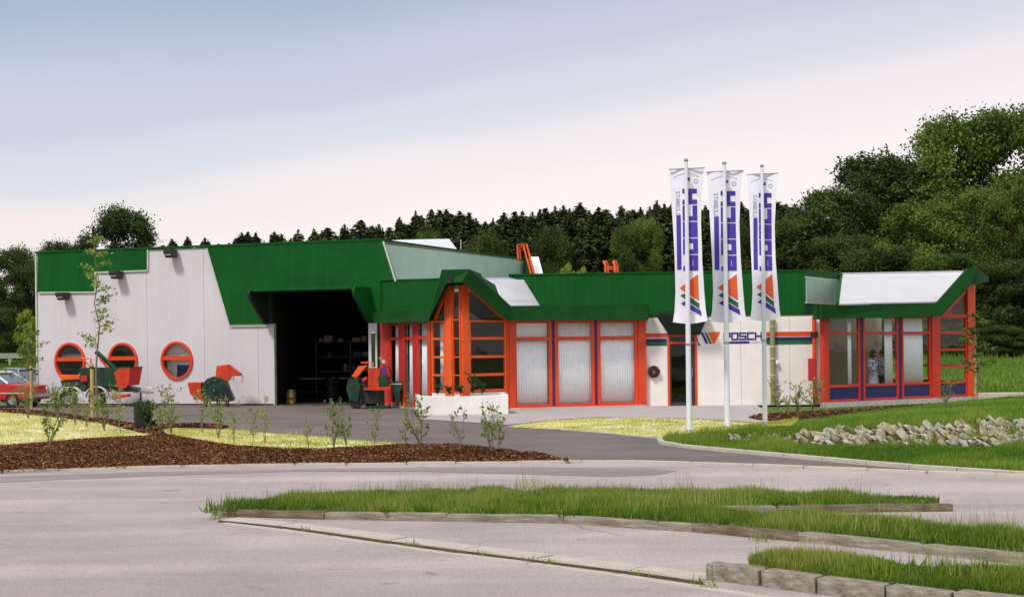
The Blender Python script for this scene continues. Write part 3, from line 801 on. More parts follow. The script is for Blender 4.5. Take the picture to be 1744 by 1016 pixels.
for i in range(5):
    u0, u1 = us[i] + .006, us[i + 1] - .006
    if i == 4: u1 += .006
    z1 = ZH - .06
    hole = None
    if i in (0, 1, 2):
        cx, ty, by, lx, rx = winpx[i]
        cu = (A.u(lx) + A.u(rx)) / 2; ru = (A.u(rx) - A.u(lx)) / 2; zt, zb = A.z(cx, ty), A.z(cx, by)
        hole = (cu, (zt + zb) / 2, ru - .06, (zt - zb) / 2 - .06)
        mb = panel_hole(A, u0, u1, .06, z1, hole, -.12, 0)
    else: mb = MB().box(u0, u1, 0, .12, .06, z1 if i == 3 else 3.02)
    make('wall_panel', mb, M['white_wall'], BLD, A.M)
    if hole:
        cu, cz, ru, rz = hole
        rw_ = make('round_window', ring(A, cu, cz, ru + .06, rz + .06, .085, -.08, .07), M['orange'], BLD, A.M)
        make('crossbar', MB().box(cu - ru + .02, cu + ru - .02, -.045, .03, cz + .02, cz + .17), M['orange'], rw_, A.M)
        K = 40; e = MB().add([(cu + (ru - .01) * math.cos(2 * math.pi * k / K), .04, cz + (rz - .01) * math.sin(2 * math.pi * k / K)) for k in range(K)], [tuple(range(K))])
        make('pane', e, M['glass'], rw_, A.M)
        if i == 2:      # added pale blind and white back stand in for a bright room; blue box
            make('roller_blind', MB().box(cu - ru - .1, cu + ru + .1, .25, .28, cz + .12, cz + rz + .1), M['white_wall'], rw_, A.M)
            make('shelf_back', MB().box(cu - ru - .1, cu + ru + .1, .45, .5, cz - rz - .1, cz + .08), M['white_render'], rw_, A.M)
            make('blue_box', MB().box(cu - ru * .35, cu + ru * 1.1, .34, .44, cz - rz - .05, cz - .16), M['navy'], rw_, A.M)
        if i == 0:
            make('roller_blind', MB().box(cu - ru - .1, cu + ru + .1, .5, .53, cz + .12, cz + .28), M['white_wall'], rw_, A.M)
fbox('plinth', A, 0, us[5], -.06, .055, -.12, -.02, M['earth'])
# door frame edge and the narrow wall right of the door
u466, u628, u650 = A.u(466), A.u(628), A.L
fbox('door_jamb', A, u466 + .001, u466 + .045, 0, 3.0, -.14, .02, M['trim'])
fbox('wall_panel', A, u628, u650 - .18, .02, 2.96, -.12, 0, M['white_wall'])
# green cladding
def gpoly(pts, name='green_panel', fr=A, n0=.001, n1=.045, mat='green'): return fpoly(name, fr, pts, n0, n1, M[mat])
gpoly([(64, 431), (251, 425.5), (251, 460), (162, 463), (162, 497), (64, 498)])
ua, zt4 = A.uz(352, 422, .04)
HT = ZH - .02
uL2, zb2 = A.uz(391, 555, .04)
uh0, zh0 = A.uz(438, 498, .04)
make('green_panel', MB().prism([(ua, HT), (uL2, 3.0), (u466, 3.0), (u466, 4.12), (u628, 4.12), (u628, 3.0), (A.L, 3.0), (A.L, ZL), (A.uz(673, 479, .04)[0], ZL + .04), (A.uz(652, 411, .04)[0], HT)], -.045, .10, 'y'), M['green'], BLD, A.M)
# trims
def trimline(fr, a, b, n=.05, w=.05, name='trim', mat='trim', px=True):
    (u0, z0), (u1, z1) = (fr.uz(*a, n), fr.uz(*b, n)) if px else (a, b)
    d = Vector((u1 - u0, z1 - z0)).normalized(); p = Vector((-d.y, d.x)) * w / 2
    q = [(u0 + p.x, z0 + p.y), (u1 + p.x, z1 + p.y), (u1 - p.x, z1 - p.y), (u0 - p.x, z0 - p.y)]
    return make(name, MB().prism(q, -n - .012, -n + .03, 'y'), M[mat], BLD, fr.M)
trimline(A, (66, 498), (162, 497.4)); trimline(A, (162, 464), (251, 460.6)); trimline(A, (162, 463), (162, 497)); trimline(A, (251.5, 425), (251.5, 460))
trimline(A, (352, 422), (391, 555), w=.04); trimline(A, (391, 555.5), (466, 554.5), w=.04)
fbox('roof_flashing', A, -.05, A.L + .05, ZH - .02, ZH + .05, -.15, .07, M['green'])
fbox('corner_flashing', A, -.06, .0, 0, ZH - .03, -.12, .05, M['trim'])
# --- hall shell
Ap = lambda u, n: tuple((A.p0 + A.d * u + A.n * n))
hp = [Ap(0, -.16), Ap(A.L, -.16), (0.6, 62.4), (-12.9, 67.0)]
make('roof_slab', MB().prism(hp, ZH - .1, ZH - .03, 'z'), M['concrete'], BLD)
def wallseg(name, a, b, z0, z1, th, mat):
    f = Frame(a, b); return make(name, MB().box(0, f.L, 0, th, z0, z1), M[mat], BLD, f.M)
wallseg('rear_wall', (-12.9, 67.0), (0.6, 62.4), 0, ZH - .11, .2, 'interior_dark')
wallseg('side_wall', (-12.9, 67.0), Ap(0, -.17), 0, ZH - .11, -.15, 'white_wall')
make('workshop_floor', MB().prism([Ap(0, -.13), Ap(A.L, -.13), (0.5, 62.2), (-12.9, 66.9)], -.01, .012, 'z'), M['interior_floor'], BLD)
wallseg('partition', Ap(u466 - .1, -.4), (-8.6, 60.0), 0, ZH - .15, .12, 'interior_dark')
# side wall: green carrier, pale corrugated sheets above
zs = ZL - .3
make('side_wall', MB().box(.02, Sd.L, .0, .12, 0, ZH - .12), M['green'], BLD, Sd.M)
q = [Sd.uz(656, 419, .04), Sd.uz(895, 441, .04), Sd.uz(897, 474, .04), Sd.uz(673, 479, .04)]
q[0] = (q[0][0], ZH - .14); q[1] = (q[1][0], ZH - .10)
nsheet = 9
for i in range(nsheet):     # pale sheets side by side
    f0, f1 = i / nsheet, (i + 1) / nsheet
    L_ = lambda a, b, f: (a[0] + (b[0] - a[0]) * f, a[1] + (b[1] - a[1]) * f)
    t0, t1, b0, b1 = L_(q[0], q[1], f0), L_(q[0], q[1], f1), L_(q[3], q[2], f0), L_(q[3], q[2], f1)
    g = .008
    make('corrugated_sheet', MB().prism([(t0[0] + g, t0[1]), (t1[0], t1[1]), (b1[0], b1[1]), (b0[0] + g, b0[1])], -.045, -.002, 'y'), M['pale_green'], BLD, Sd.M)
trimline(A, (652.5, 411), (673.5, 479), n=.05, w=.06, mat='trim')
make('roof_flashing', MB().box(0, Sd.L + .1, -.08, .15, ZH - .05, ZH + .02), M['green'], BLD, Sd.M)
# green end panel and white sloping roof light at its end
e0 = Sd.L
P = lambda px, py, D: at(px, py, D)
make('green_panel', MB().hexa([P(895, 440, 61.8), P(908, 439, 61.8), P(914, 474, 61.8), P(895, 474, 61.8)], [P(895, 440, 62.6), P(908, 439, 62.6), P(914, 474, 62.6), P(895, 474, 62.6)]), M['green'], BLD)
make('roof_light', MB().hexa([P(904, 437, 61.4), P(917, 437, 61.4), P(927, 474, 60.2), P(911, 474, 60.2)], [P(904, 437, 61.7), P(917, 437, 61.7), P(927, 474, 60.5), P(911, 474, 60.5)]), M['white_roof'], BLD)
# skylight on the hall roof
a0, a1_ = Sd.uz(679, 423, -.1)[0], Sd.uz(779, 428, -.1)[0]
def SP(u, n, z): p = Sd.p0 + Sd.d * u + Sd.n * n; return Vector((p.x, p.y, z))
f_a, f_b = SP(a0, -.1, ZH + .02), SP(a1_, -.1, ZH + .02)
t_a, t_b = at(674, 408.5, 54.5), at(765, 406.5, 58.0)
bk = Vector((-.6, 1.2, 0))
sk = MB().add([f_a, f_b, t_b, t_a, f_a + bk * 1.6, f_b + bk * 1.6, t_b + bk * .2, t_a + bk * .2], [(0, 1, 2, 3), (5, 4, 7, 6), (3, 2, 6, 7), (1, 5, 6, 2), (4, 0, 3, 7), (0, 4, 5, 1)])
make('skylight', sk, M['white_roof'], BLD)
# masts on the roof
for px, py0, py1, D in ((785, 408, 430, 58), (669.5, 408, 420, 53)):
    t = at(px, py0, D); b = at(px, py1, D)
    o = make('roof_mast', MB().tube([(b.x, b.y, b.z - .1), (b.x, b.y, t.z)], .02, 6), M['trim'])
    tag(o, ('thin pale mast standing behind the white hall skylight' if px > 700 else 'short thin mast at the left end of the white hall skylight'), 'mast', 'thin masts on the hall roof')

# --- hood over the workshop door
NH = 1.45
hz1, hz0 = 4.14, 3.0
hood = MB()
def AP(u, n, z): return (u, -n, z)
ul, ur = u466 - .02, u628 + .02
u_l2 = ul - .55
# top slab
make('door_hood', MB().add([AP(u_l2 + .4, .05, hz1), AP(ur, .05, hz1), AP(ur, NH, hz1), AP(u_l2 + .4, NH, hz1), AP(u_l2 + .4, .05, hz1 + .09), AP(ur, .05, hz1 + .09), AP(ur, NH, hz1 + .09), AP(u_l2 + .4, NH, hz1 + .09)],
     [(0, 1, 2, 3), (7, 6, 5, 4), (0, 4, 5, 1), (1, 5, 6, 2), (2, 6, 7, 3), (3, 7, 4, 0)]), M['green'], BLD, A.M)
make('hood_shade', MB().add([AP(ul - .14, .108, 3.0), AP(u466 + .02, .108, 3.0), AP(u466 + .02, .108, hz1 - .02), AP(ul - .14, .108, hz1 - .02)], [(0, 1, 2, 3)]), M['green_soffit'], BLD, A.M)  # dark sheets put where only shade falls beside the opening
make('hood_shade', MB().box(u466 - .02, u466 + .015, -.10, .10, 3.05, hz1 - .02), M['green_soffit'], BLD, A.M)
# cheeks: rounded upper front edge, slanting front
def cheek(u, th, mat, ush=0.0):
    pr = [(.05, hz0), (.28, hz0)]
    pr = [(.05, hz0 - .02), (.22, hz0 - .02), (NH - .06, hz1 - .25), (NH, hz1 - .10), (NH - .03, hz1 + .03), (NH - .15, hz1 + .088), (.05, hz1 + .088)]
    return MB().prism([(-a, b) for a, b in pr], u, u + th, 'x')
make('hood_cheek', cheek(ur, .10, 'green'), M['green'], BLD, A.M)
make('hood_cheek', cheek(ul - .25, .10, 'green_soffit'), M['green_soffit'], BLD, A.M)  # left cheek darker than its twin: inside shade put into the colour
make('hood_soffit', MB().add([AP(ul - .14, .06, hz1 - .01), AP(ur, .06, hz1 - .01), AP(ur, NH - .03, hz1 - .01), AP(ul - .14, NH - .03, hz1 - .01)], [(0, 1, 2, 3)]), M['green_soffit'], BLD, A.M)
# things seen inside the dark workshop
def in_hall(px, py, D): return gr(px, py) if D is None else at(px, py, D)
kg = thing('metal_keg', 'pale yellow metal keg standing just inside the workshop door', 'keg', tuple(gr(496, 687.5)))
make('shell', MB().lathe([(0, 0), (.19, 0), (.205, .03), (.19, .06), (.185, .22), (.205, .25), (.185, .28), (.18, .46), (.19, .50), (.15, .50), (0, .49)], seg=18), M['brass'], kg, local=True, smooth=True)
make('rim', MB().lathe([(.19, .49), (.20, .50), (.20, .53), (.175, .53), (.175, .49)], seg=18), M['steel'], kg, local=True)
wb = thing('workbench', 'dim steel workbench deep inside the open workshop', 'workbench', tuple(Vector((-7.6, 57.5, 0))))
make('bench_top', MB().box(-1.6, 1.7, -.35, .35, .82, .88), M['interior'], wb, local=True)
for x in (-1.5, 1.55):
    for y in (-.28, .28): make('leg', MB().box(x - .03, x + .03, y - .03, y + .03, .0, .82), M['dark_metal'], wb, local=True)
make('shelf', MB().box(-1.5, 1.6, -.3, .3, .3, .33), M['dark_metal'], wb, local=True)
for k, (px, c, lab) in enumerate(((468, 'interior', 'dusty grey drum left of the workbench in the dark workshop'), (565, 'dark_metal', 'dark steel drum right of the workbench in the dark workshop'))):
    g_ = at(px, 660, 57.0); dr = thing('oil_drum', lab, 'drum', (g_.x, 57.0, 0), group='drums in the workshop')
    make('shell', MB().lathe([(0, .0), (.28, 0), (.29, .02), (.28, .3), (.295, .32), (.28, .34), (.28, .6), (.295, .62), (.28, .64), (.285, .88), (.27, .88), (.0, .87)], seg=18), M[c], dr, local=True)
    make('lid', MB().lathe([(.0, .885), (.1, .885), (.1, .90), (0, .90)], (.1, 0, 0), seg=10), M['steel'], dr, local=True)

RK = thing('storage_rack', 'dim steel rack with pale boxes deep inside the workshop', 'rack', (-6.6, 57.8, 0))
for x in (-1.4, 0, 1.4): make('upright', MB().box(x - .03, x + .03, -.3, .3, 0, 2.4), M['dark_metal'], RK, local=True)
for z in (1.1, 1.7, 2.3): make('shelf', MB().box(-1.4, 1.4, -.3, .3, z, z + .04), M['dark_metal'], RK, local=True)
rb_ = random.Random(5); nb_ = 0; zl_ = 0
for z in (1.14, 1.74, 2.34):
    x = -1.3
    while x < 1.2:
        w_ = rb_.uniform(.12, .35)
        if rb_.random() < .6:
            nb_ = nb_ + 1 if z == zl_ else 1; zl_ = z
            o = make('parts_box', MB().box(-w_ / 2, w_ / 2, -.2, .1, 0, rb_.uniform(.12, .3)), M[rb_.choice(['interior', 'dark_metal', 'interior', 'wood'])], None, Matrix.Translation((-6.6 + x + w_ / 2, 57.8, z + .001)))
            tag(o, ('first', 'second', 'third', 'fourth', 'fifth', 'sixth', 'seventh', 'eighth')[nb_ - 1] + ' box from the left on the ' + {1.14: 'lowest', 1.74: 'middle', 2.34: 'top'}[z] + ' shelf of the dim rack in the workshop', 'box', 'boxes on the rack in the workshop')
        x += w_ + .05
# --- wall lamps
def lamp(px, py, lab):
    u, z = A.uz(px, py, .0)
    t = thing('wall_lamp', lab, 'lamp', M=A.M @ Matrix.Translation((u, 0, z)), group='black floodlights on the hall front')
    make('housing', MB().prism([(-.07, .13), (-.55, .13), (-.55, .02), (-.40, -.16), (-.12, -.16)], -.17, .17, 'x'), M['lamp_black'], t, local=True, bevel=.01)
    make('lens', MB().box(-.14, .14, -.52, -.42, -.085, -.04), M['steel'], t, local=True)
    make('bracket', MB().box(-.05, .05, -.13, -.001, -.06, .10), M['dark_metal'], t, local=True)
lamp(298, 432, 'black wall lamp high on the plain white panel under the roof edge')
lamp(206, 468, 'black wall lamp just below the smaller step of green cladding')
lamp(115, 504, 'lowest black wall lamp, under the left end of the green cladding')

# --- parapet in line with the hall, left part of the office roof
uAX = AX.u(752)
make('parapet_panel', MB().box(0.0, 2.5, .0, .12, 2.9, ZL), M['green'], BLD, AX.M)
make('roof_flashing', MB().box(0.09, 2.5, -.02, .14, ZL + .002, ZL + .05), M['green'], BLD, AX.M)
# --- fascia strip with the gable over the bay
def strip(name, nodes, mat, back=Vector((0, .22, 0)), parent=BLD):
    mb = MB(); vs = []
    for b, t in nodes: vs += [b, t, t + back, b + back]
    k = len(nodes); fs = [(0, 1, 2, 3), tuple(4 * (k - 1) + i for i in (3, 2, 1, 0))]
    for i in range(k - 1):
        a = 4 * i; c = a + 4
        fs += [(a, c, c + 1, a + 1), (a + 1, c + 1, c + 2, a + 2), (a + 2, c + 2, c + 3, a + 3), (a + 3, c + 3, c, a)]
    mb.add(vs, fs); return make(name, mb, M[mat], parent)
def zz(p, z): return Vector((p.x, p.y, z))
n0 = (zz(at(636, 548, 49.6), 2.93), zz(at(636, 530, 49.6), 3.30))
n1 = (at(729, 547, 45.2), at(733, 528, 45.2))
n2 = (at(760, 482, 44.2), at(752, 460, 44.2))
n3 = (at(787, 480, 43.7), at(799, 459, 43.7))
n4 = (at(864, 546, 45.2), at(870, 521, 45.2))
n5 = (at(1103, 544, 46.6), at(1103, 519, 46.6))
FAS = [n0, n1, n2, n3, n4, n5]
for a, b in zip(FAS, FAS[1:]): strip('fascia', [a, b], 'green_shaded')
strip('fascia', [n5, (n5[0] + Vector((.12, .9, 0)), n5[1] + Vector((.12, .9, 0)))], 'green_shaded', Vector((-.1, 0, 0)))
# roof faces behind the gable and soffits under the overhang
bkv = Vector((.35, 4.5, .0))
def slab(name, a, b, c, d, mat, th=.06):
    up = Vector((0, 0, th)); return make(name, MB().hexa([a, b, c, d], [a + up, b + up, c + up, d + up]), M[mat], BLD)
off = Vector((0, .23, -.03))
slab('roof_slope', n1[1] + off, n2[1] + off, n2[1] + Vector((.3, 3.6, .0)), n1[1] + Vector((-.4, 4.0, -.02)), 'green')
slab('roof_slope', n2[1] + off, n3[1] + off, n3[1] + Vector((.3, 3.9, 0)), n2[1] + Vector((.3, 3.6, 0)), 'green')
slab('roof_slope', n3[1] + off, n4[1] + off + Vector((0, 0, -.05)), at(905, 520, 47.7) + Vector((0, 0, -.1)), at(815, 470, 47.7) + Vector((0, 0, -.42)), 'green_shaded')
# white roof light lying on that slope: two sheets
wA, wB, wC, wD = at(822, 478, 44.85), at(891, 478.5, 47.9), at(918, 522, 47.9), at(869, 523, 45.35)
def lerp(a, b, f): return a + (b - a) * f
up = Vector((.02, -.02, .05))
for f0, f1, in ((0, .80), (.815, 1)):
    make('roof_light', MB().hexa([lerp(wA, wD, f0) + up * .2, lerp(wB, wC, f0) + up * .2, lerp(wB, wC, f1) + up * .2, lerp(wA, wD, f1) + up * .2], [lerp(wA, wD, f0) + up, lerp(wB, wC, f0) + up, lerp(wB, wC, f1) + up, lerp(wA, wD, f1) + up]), M['white_roof'], BLD)
make('roof_light_edge', MB().hexa([at(817, 472.5, 45.4), at(868, 472.5, 47.8), at(889, 478, 47.7), at(822, 477.5, 45.4)], [v + Vector((0, .06, 0)) for v in (at(817, 472.5, 45.4), at(868, 472.5, 47.8), at(889, 478, 47.7), at(822, 477.5, 45.4))]), paint('lilac glazing edge', (.38, .38, .50), .4), BLD)
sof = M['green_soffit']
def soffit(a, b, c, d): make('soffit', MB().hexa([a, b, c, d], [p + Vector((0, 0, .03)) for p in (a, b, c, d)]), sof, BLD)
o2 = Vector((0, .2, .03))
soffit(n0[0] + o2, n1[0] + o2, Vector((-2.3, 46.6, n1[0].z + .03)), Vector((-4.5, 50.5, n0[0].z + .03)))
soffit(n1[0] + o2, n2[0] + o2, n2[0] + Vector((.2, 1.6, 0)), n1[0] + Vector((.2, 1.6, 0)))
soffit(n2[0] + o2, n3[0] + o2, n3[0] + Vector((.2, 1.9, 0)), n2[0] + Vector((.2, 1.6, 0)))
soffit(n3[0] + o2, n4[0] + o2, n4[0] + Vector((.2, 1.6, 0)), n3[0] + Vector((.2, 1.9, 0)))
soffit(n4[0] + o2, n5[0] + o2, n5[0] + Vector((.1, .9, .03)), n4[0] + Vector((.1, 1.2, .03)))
o = make('vent_cap', MB().box(-.06, .06, -.05, 0, -.1, .1), M['black'], BLD, Matrix.Translation(at(766, 474, 43.95)))
# --- centre parapet
Pp = Frame((0.0, 47.95), (9.95, 47.35))
up0, up1 = Pp.u(868), Pp.u(1372)
seamsP = [868, 960, 1055, 1150, 1245, 1325, 1372]
for a, b in zip(seamsP, seamsP[1:]):
    make('parapet_panel', MB().box(Pp.u(a) + .004, Pp.u(b), 0, .1, 2.955, ZL + .02), M['green'], BLD, Pp.M)
make('roof_flashing', MB().box(up0, up1, -.03, .12, ZL + .022, ZL + .07), M['green'], BLD, Pp.M)
pe = Pp.p0 + Pp.d * up1
P2 = Frame((pe.x, pe.y), (at(1434, 468, 50.6).x, 50.6))
make('parapet_panel', MB().box(0.003, P2.L, 0, .1, 2.96, ZL + .02), M['green'], BLD, P2.M)
make('roof_flashing', MB().box(0, P2.L, -.03, .12, ZL + .022, ZL + .07), M['green'], BLD, P2.M)
g4 = [P2.uz(1373, 473, .03), P2.uz(1430, 474, .03), P2.uz(1427, 517, .03), P2.uz(1373, 517, .03)]
nlight = 4
for i in range(nlight):
    x0 = g4[0][0] + (g4[1][0] - g4[0][0]) * i / nlight; x1 = g4[0][0] + (g4[1][0] - g4[0][0]) * (i + 1) / nlight - .02
    make('roof_light', MB().box(x0, x1, -.04, -.002, g4[2][1], g4[0][1]), M['pale_green'], BLD, P2.M)
make('roof_light_frame', MB().box(g4[0][0] - .05, g4[1][0] + .05, -.05, -.002, g4[0][1], g4[0][1] + .05).box(g4[0][0] - .05, g4[1][0] + .05, -.05, -.002, g4[2][1] - .05, g4[2][1]), M['trim'], BLD, P2.M)
# roof slabs (flat, out of sight from the ground) close the building
make('roof_slab', MB().prism([(-4.0, 50.6), (0.6, 48.0), (9.9, 47.5), (11.9, 50.6), (14.2, 55.0), (0.8, 56.5), (-2.6, 55.0)], 4.0, 4.1, 'z'), M['concrete'], BLD)

# --- windows and glazed walls
def bars(fr, rects, n0=-.05, n1=.05):
    mb = MB()
    for i, (u0, u1, z0, z1) in enumerate(rects): mb.box(u0, u1, -n1 + .0015 * (i % 4), -n0, z0, z1)
    return mb
def window(fr, u0, u1, zs, mat, fw=.07, parent=BLD, panes=True, spandrel=False, glassm='glass', n1=.04):
    """frame u0..u1 with horizontal bars at the heights zs (bottom .. top); one pane between neighbours"""
    rc = [(u0, u0 + fw, zs[0], zs[-1]), (u1 - fw, u1, zs[0], zs[-1])]
    for i, z in enumerate(zs):
        w_ = fw if 0 < i < len(zs) - 1 else fw * .8
        z0 = z if i == 0 else (z - w_ if i == len(zs) - 1 else z - w_ / 2)
        rc.append((u0 + fw, u1 - fw, z0, z0 + w_))
    wn = make('window', bars(fr, rc, -.04, n1), M[mat], parent, fr.M, bevel=.006)
    for i in range(len(zs) - 1):
        if spandrel and i == 0:
            make('spandrel_panel', MB().box(u0 + fw, u1 - fw, -.005, .01, zs[0] + .02, zs[1] - .02), M['navy'], wn, fr.M)
        else:
            make('pane', MB().add([(u0 + fw - .01, .005, zs[i] + .01), (u1 - fw + .01, .005, zs[i] + .01), (u1 - fw + .01, .005, zs[i + 1] - .01), (u0 + fw - .01, .005, zs[i + 1] - .01)], [(0, 1, 2, 3)]), M[glassm], wn, fr.M)
    return wn
def post(fr, u0, u1, z0, z1, mat, n0=-.06, n1=.08, name='post'):
    return make(name, MB().box(u0, u1, -n1, -n0, z0, z1), M[mat], BLD, fr.M, bevel=.008)
CUR = []
def curtain(fr, u0, u1, z0, z1, n, lab, pleat=.085, amp=.009, mat='curtain', grp='white curtains behind the windows'):
    """hanging pleated cloth"""
    k = max(6, int((u1 - u0) / pleat * 8)); vs = []; fs = []
    ph = random.random() * 6
    for i in range(k + 1):
        u = u0 + (u1 - u0) * i / k; a = (u / pleat) * 2 * math.pi + ph + 2.6 * noise.noise(Vector((u * 2.3, ph, 0)))
        for z, am in ((z0, amp * 1.3), (z0 + (z1 - z0) * .5, amp), (z1, amp * .7)):
            vs.append((u + am * .35 * math.cos(a * 1.0 + z), -n + am * math.sin(a + .3 * math.sin(z * 2)), z))
    for i in range(k):
        for j in range(2): a = i * 3 + j; fs.append((a, a + 3, a + 4, a + 1))
    o = make('curtain', MB().add(vs, fs), M[mat], None, fr.M, smooth=True)
    sol = o.modifiers.new('thickness', 'SOLIDIFY'); sol.thickness = .004
    return tag(o, lab, 'curtain', grp)

# E: three tall windows
zE0, zEt, zE1 = .06, E.z(985, 575.5), 2.90
eu = [(E.u(868), E.u(879), E.u(936), E.u(940)), ]
bays = [(871, 940), (944.8, 1012.3), (1017, 1086)]
post(E, 0.0, E.u(875) + .03, 0, 2.92, 'orange', -.1, .09)
for i, (a, b) in enumerate(bays):
    ua_, ub_ = E.u(a) + (.06 if i == 0 else 0), E.u(b)
    window(E, ua_, ub_, [zE0, zEt, zE1], 'orange', .115)
    if i < 2:
        c0, c1 = E.u(bays[i][1]), E.u(bays[i + 1][0])
        make('cover_strip', MB().box(c0 + .004, c1 - .004, -.03, .03, zE0, zE1 - .02), M['violet'], BLD, E.M)
post(E, E.u(1086) + .002, E.L - .01, .0, 2.92, 'orange', -.1, .07)
make('sill', MB().box(0, E.L, -.13, .05, -.02, .055), M['concrete'], BLD, E.M)
make('sill', MB().box(E.u(868), E.u(1100), -.10, .02, .056, .085), M['orange'], BLD, E.M)
curtain(E, E.u(878), E.u(934), .12, 2.25, -.10, 'white curtain in the leftmost of the three tall orange windows')
curtain(E, E.u(948), E.u(1010), .12, 2.86, -.10, 'white curtain in the middle of the three tall orange windows')
curtain(E, E.u(1021), E.u(1084), .12, 2.86, -.10, 'white curtain in the tall orange window nearest the wreath')
bl = make('roller_blind', MB().box(E.u(877), E.u(934), .12, .13, zEt + .05, 2.86), M['white_roof'], None, E.M)
tag(bl, 'plain white roller blind in the small pane above the leftmost tall window', 'blind')

# B: left glass wall with open curtains
zB0 = .08; zBt = 2.38; zB1 = 2.92
bu = [B.u(x) for x in (652, 664, 682, 688, 706, 712, 731, 737)]
post(B, bu[0] - .1, bu[1], 0, 2.94, 'red', -.1, .06)
window(B, bu[1] + .002, bu[2], [zB0, zBt, zB1], 'red', .10)
window(B, bu[3], bu[4], [zB0, zBt, zB1], 'red', .10)
window(B, bu[5], bu[6], [zB0, zBt, zB1], 'red', .10)
for a, b in ((bu[2], bu[3]), (bu[4], bu[5])): make('cover_strip', MB().box(a + .004, b - .004, -.02, .03, zB0, zB1), M['red_box'], BLD, B.M)
post(B, bu[6] + .002, B.L - .02, 0, 2.94, 'orange', -.1, .06)
make('sill', MB().box(0, B.L, -.12, .05, -.02, .06), M['concrete'], BLD, B.M)
curtain(B, bu[1] + .3, bu[2] + .35, .1, 2.85, -.14, 'greyish curtain gathered behind the leftmost pane of the glass wall near the workshop door', .2, .06)
curtain(B, bu[3] + .3, bu[4] + .12, .1, 2.85, -.14, 'curtain hanging in loose folds behind the middle pane of the left glass wall', .2, .06)
curtain(B, bu[5] + .1, bu[6] + .1, .1, 2.85, -.14, 'curtain behind the pane beside the pointed bay', .18, .05)

# C1 + D1: pointed bay
def zsC(px, ys, fr): return [fr.z(px, y) for y in ys]
zC = [.9] + [fr_z for fr_z in zsC(757, (641, 613.5, 581.5, 551.5), C1)][0:0]
zlist = [.62, 1.16, 1.74, 2.33, 2.92]
window(C1, .02, C1.u(759) - .0, zlist, 'orange_bright', .07)
# inclined edge bar over the left face
pA, pB = C1.uz(739, 545, .0), C1.uz(759, 497, .0)
make('frame_bar', MB().prism([(pA[0], pA[1]), (pA[0] + .1, pA[1]), (pB[0], pB[1] - .1), (pB[0], pB[1] + .05)], -.04, .04, 'y'), M['orange_bright'], BLD, C1.M)
make('pane', MB().add([(pA[0] + .12, .0, 2.93), (pB[0], .0, 2.93), (pB[0], .0, pB[1] - .12)], [(0, 1, 2)]), M['glass'], BLD, C1.M)
zp = 4.02
cpost = C1.u(760)
post(C1, cpost + .005, C1.u(772), 0, zp, 'orange_bright', -.08, .07)
# narrow light strip between the two big posts (pane openings)
u0_, u1_ = C1.u(772) + .004, C1.L - .002
if u1_ - u0_ > .05:
    mb = MB()
    zz_ = [0, .55, 1.10, 1.25, 1.68, 1.83, 2.27, 2.42, 2.86, 3.0, 3.8, zp]
window(C1, u0_, u1_ + .0, [.3, .62, 1.16, 1.74, 2.33, 2.92, 3.78, 3.9], 'orange_bright', .04)
post(D1, .0, D1.u(797.5), 0, zp, 'orange_bright', -.08, .09)
u798, u862 = D1.u(797.5) + .003, D1.L - .12
window(D1, u798, u862, zlist, 'orange_bright', .085)
pA, pB = D1.uz(800, 489, .0), D1.uz(862, 545, .0)
make('frame_bar', MB().prism([(pA[0], pA[1] + .06), (pB[0], pB[1] + .03), (pB[0] - .12, pB[1] + .0), (pA[0], pA[1] - .10)], -.05, .03, 'y'), M['orange_bright'], BLD, D1.M)
make('pane', MB().add([(u798, .0, 2.93), (pB[0] - .05, .0, 2.93), (pA[0], .0, pA[1] - .08)], [(0, 1, 2)]), M['glass'], BLD, D1.M)
post(D1, u862 + .002, D1.L - .002, 0, 2.93, 'orange', -.08, .06)
make('apron_wall', MB().box(0, D1.L, -.01, .08, 0, .60), M['white_render'], BLD, D1.M)
make('apron_wall', MB().box(0, C1.L, -.01, .08, 0, .60), M['white_render'], BLD, C1.M)
curtain(C1, .12, C1.u(757), .65, 2.85, -.25, 'pale curtain behind the narrow left face of the pointed bay', .12, .03)
# a green plant and red display inside the bay
# planter wall in front
PL = Frame((gr(709, 707.5).x, gr(709, 707.5).y), (gr(866, 705).x, gr(866, 705).y))
pz = .80
plt = thing('planter_wall', 'white curved planter wall with green plants in front of the pointed glass bay', 'planter', M=PL.M)
zl, zr = PL.z(711, 673.5), PL.z(864, 671)
make('front_wall', MB().prism([(0, 0), (PL.L, 0), (PL.L, zr), (PL.L * .8, zr - .03), (PL.L * .5, (zl + zr) / 2 - .045), (0, zl)], .0, .14, 'y'), M['white_render'], plt, PL.M, bevel=.015)
make('side_wall', MB().box(0, .14, .142, 1.6, 0, zl - .01), M['white_render'], plt, PL.M, bevel=.015)
make('side_wall', MB().box(PL.L - .14, PL.L, .142, 1.9, 0, zr - .01), M['white_render'], plt, PL.M, bevel=.015)
make('soil', MB().box(.145, PL.L - .145, .145, 1.7, .3, zl - .10), M['earth'], plt, PL.M)

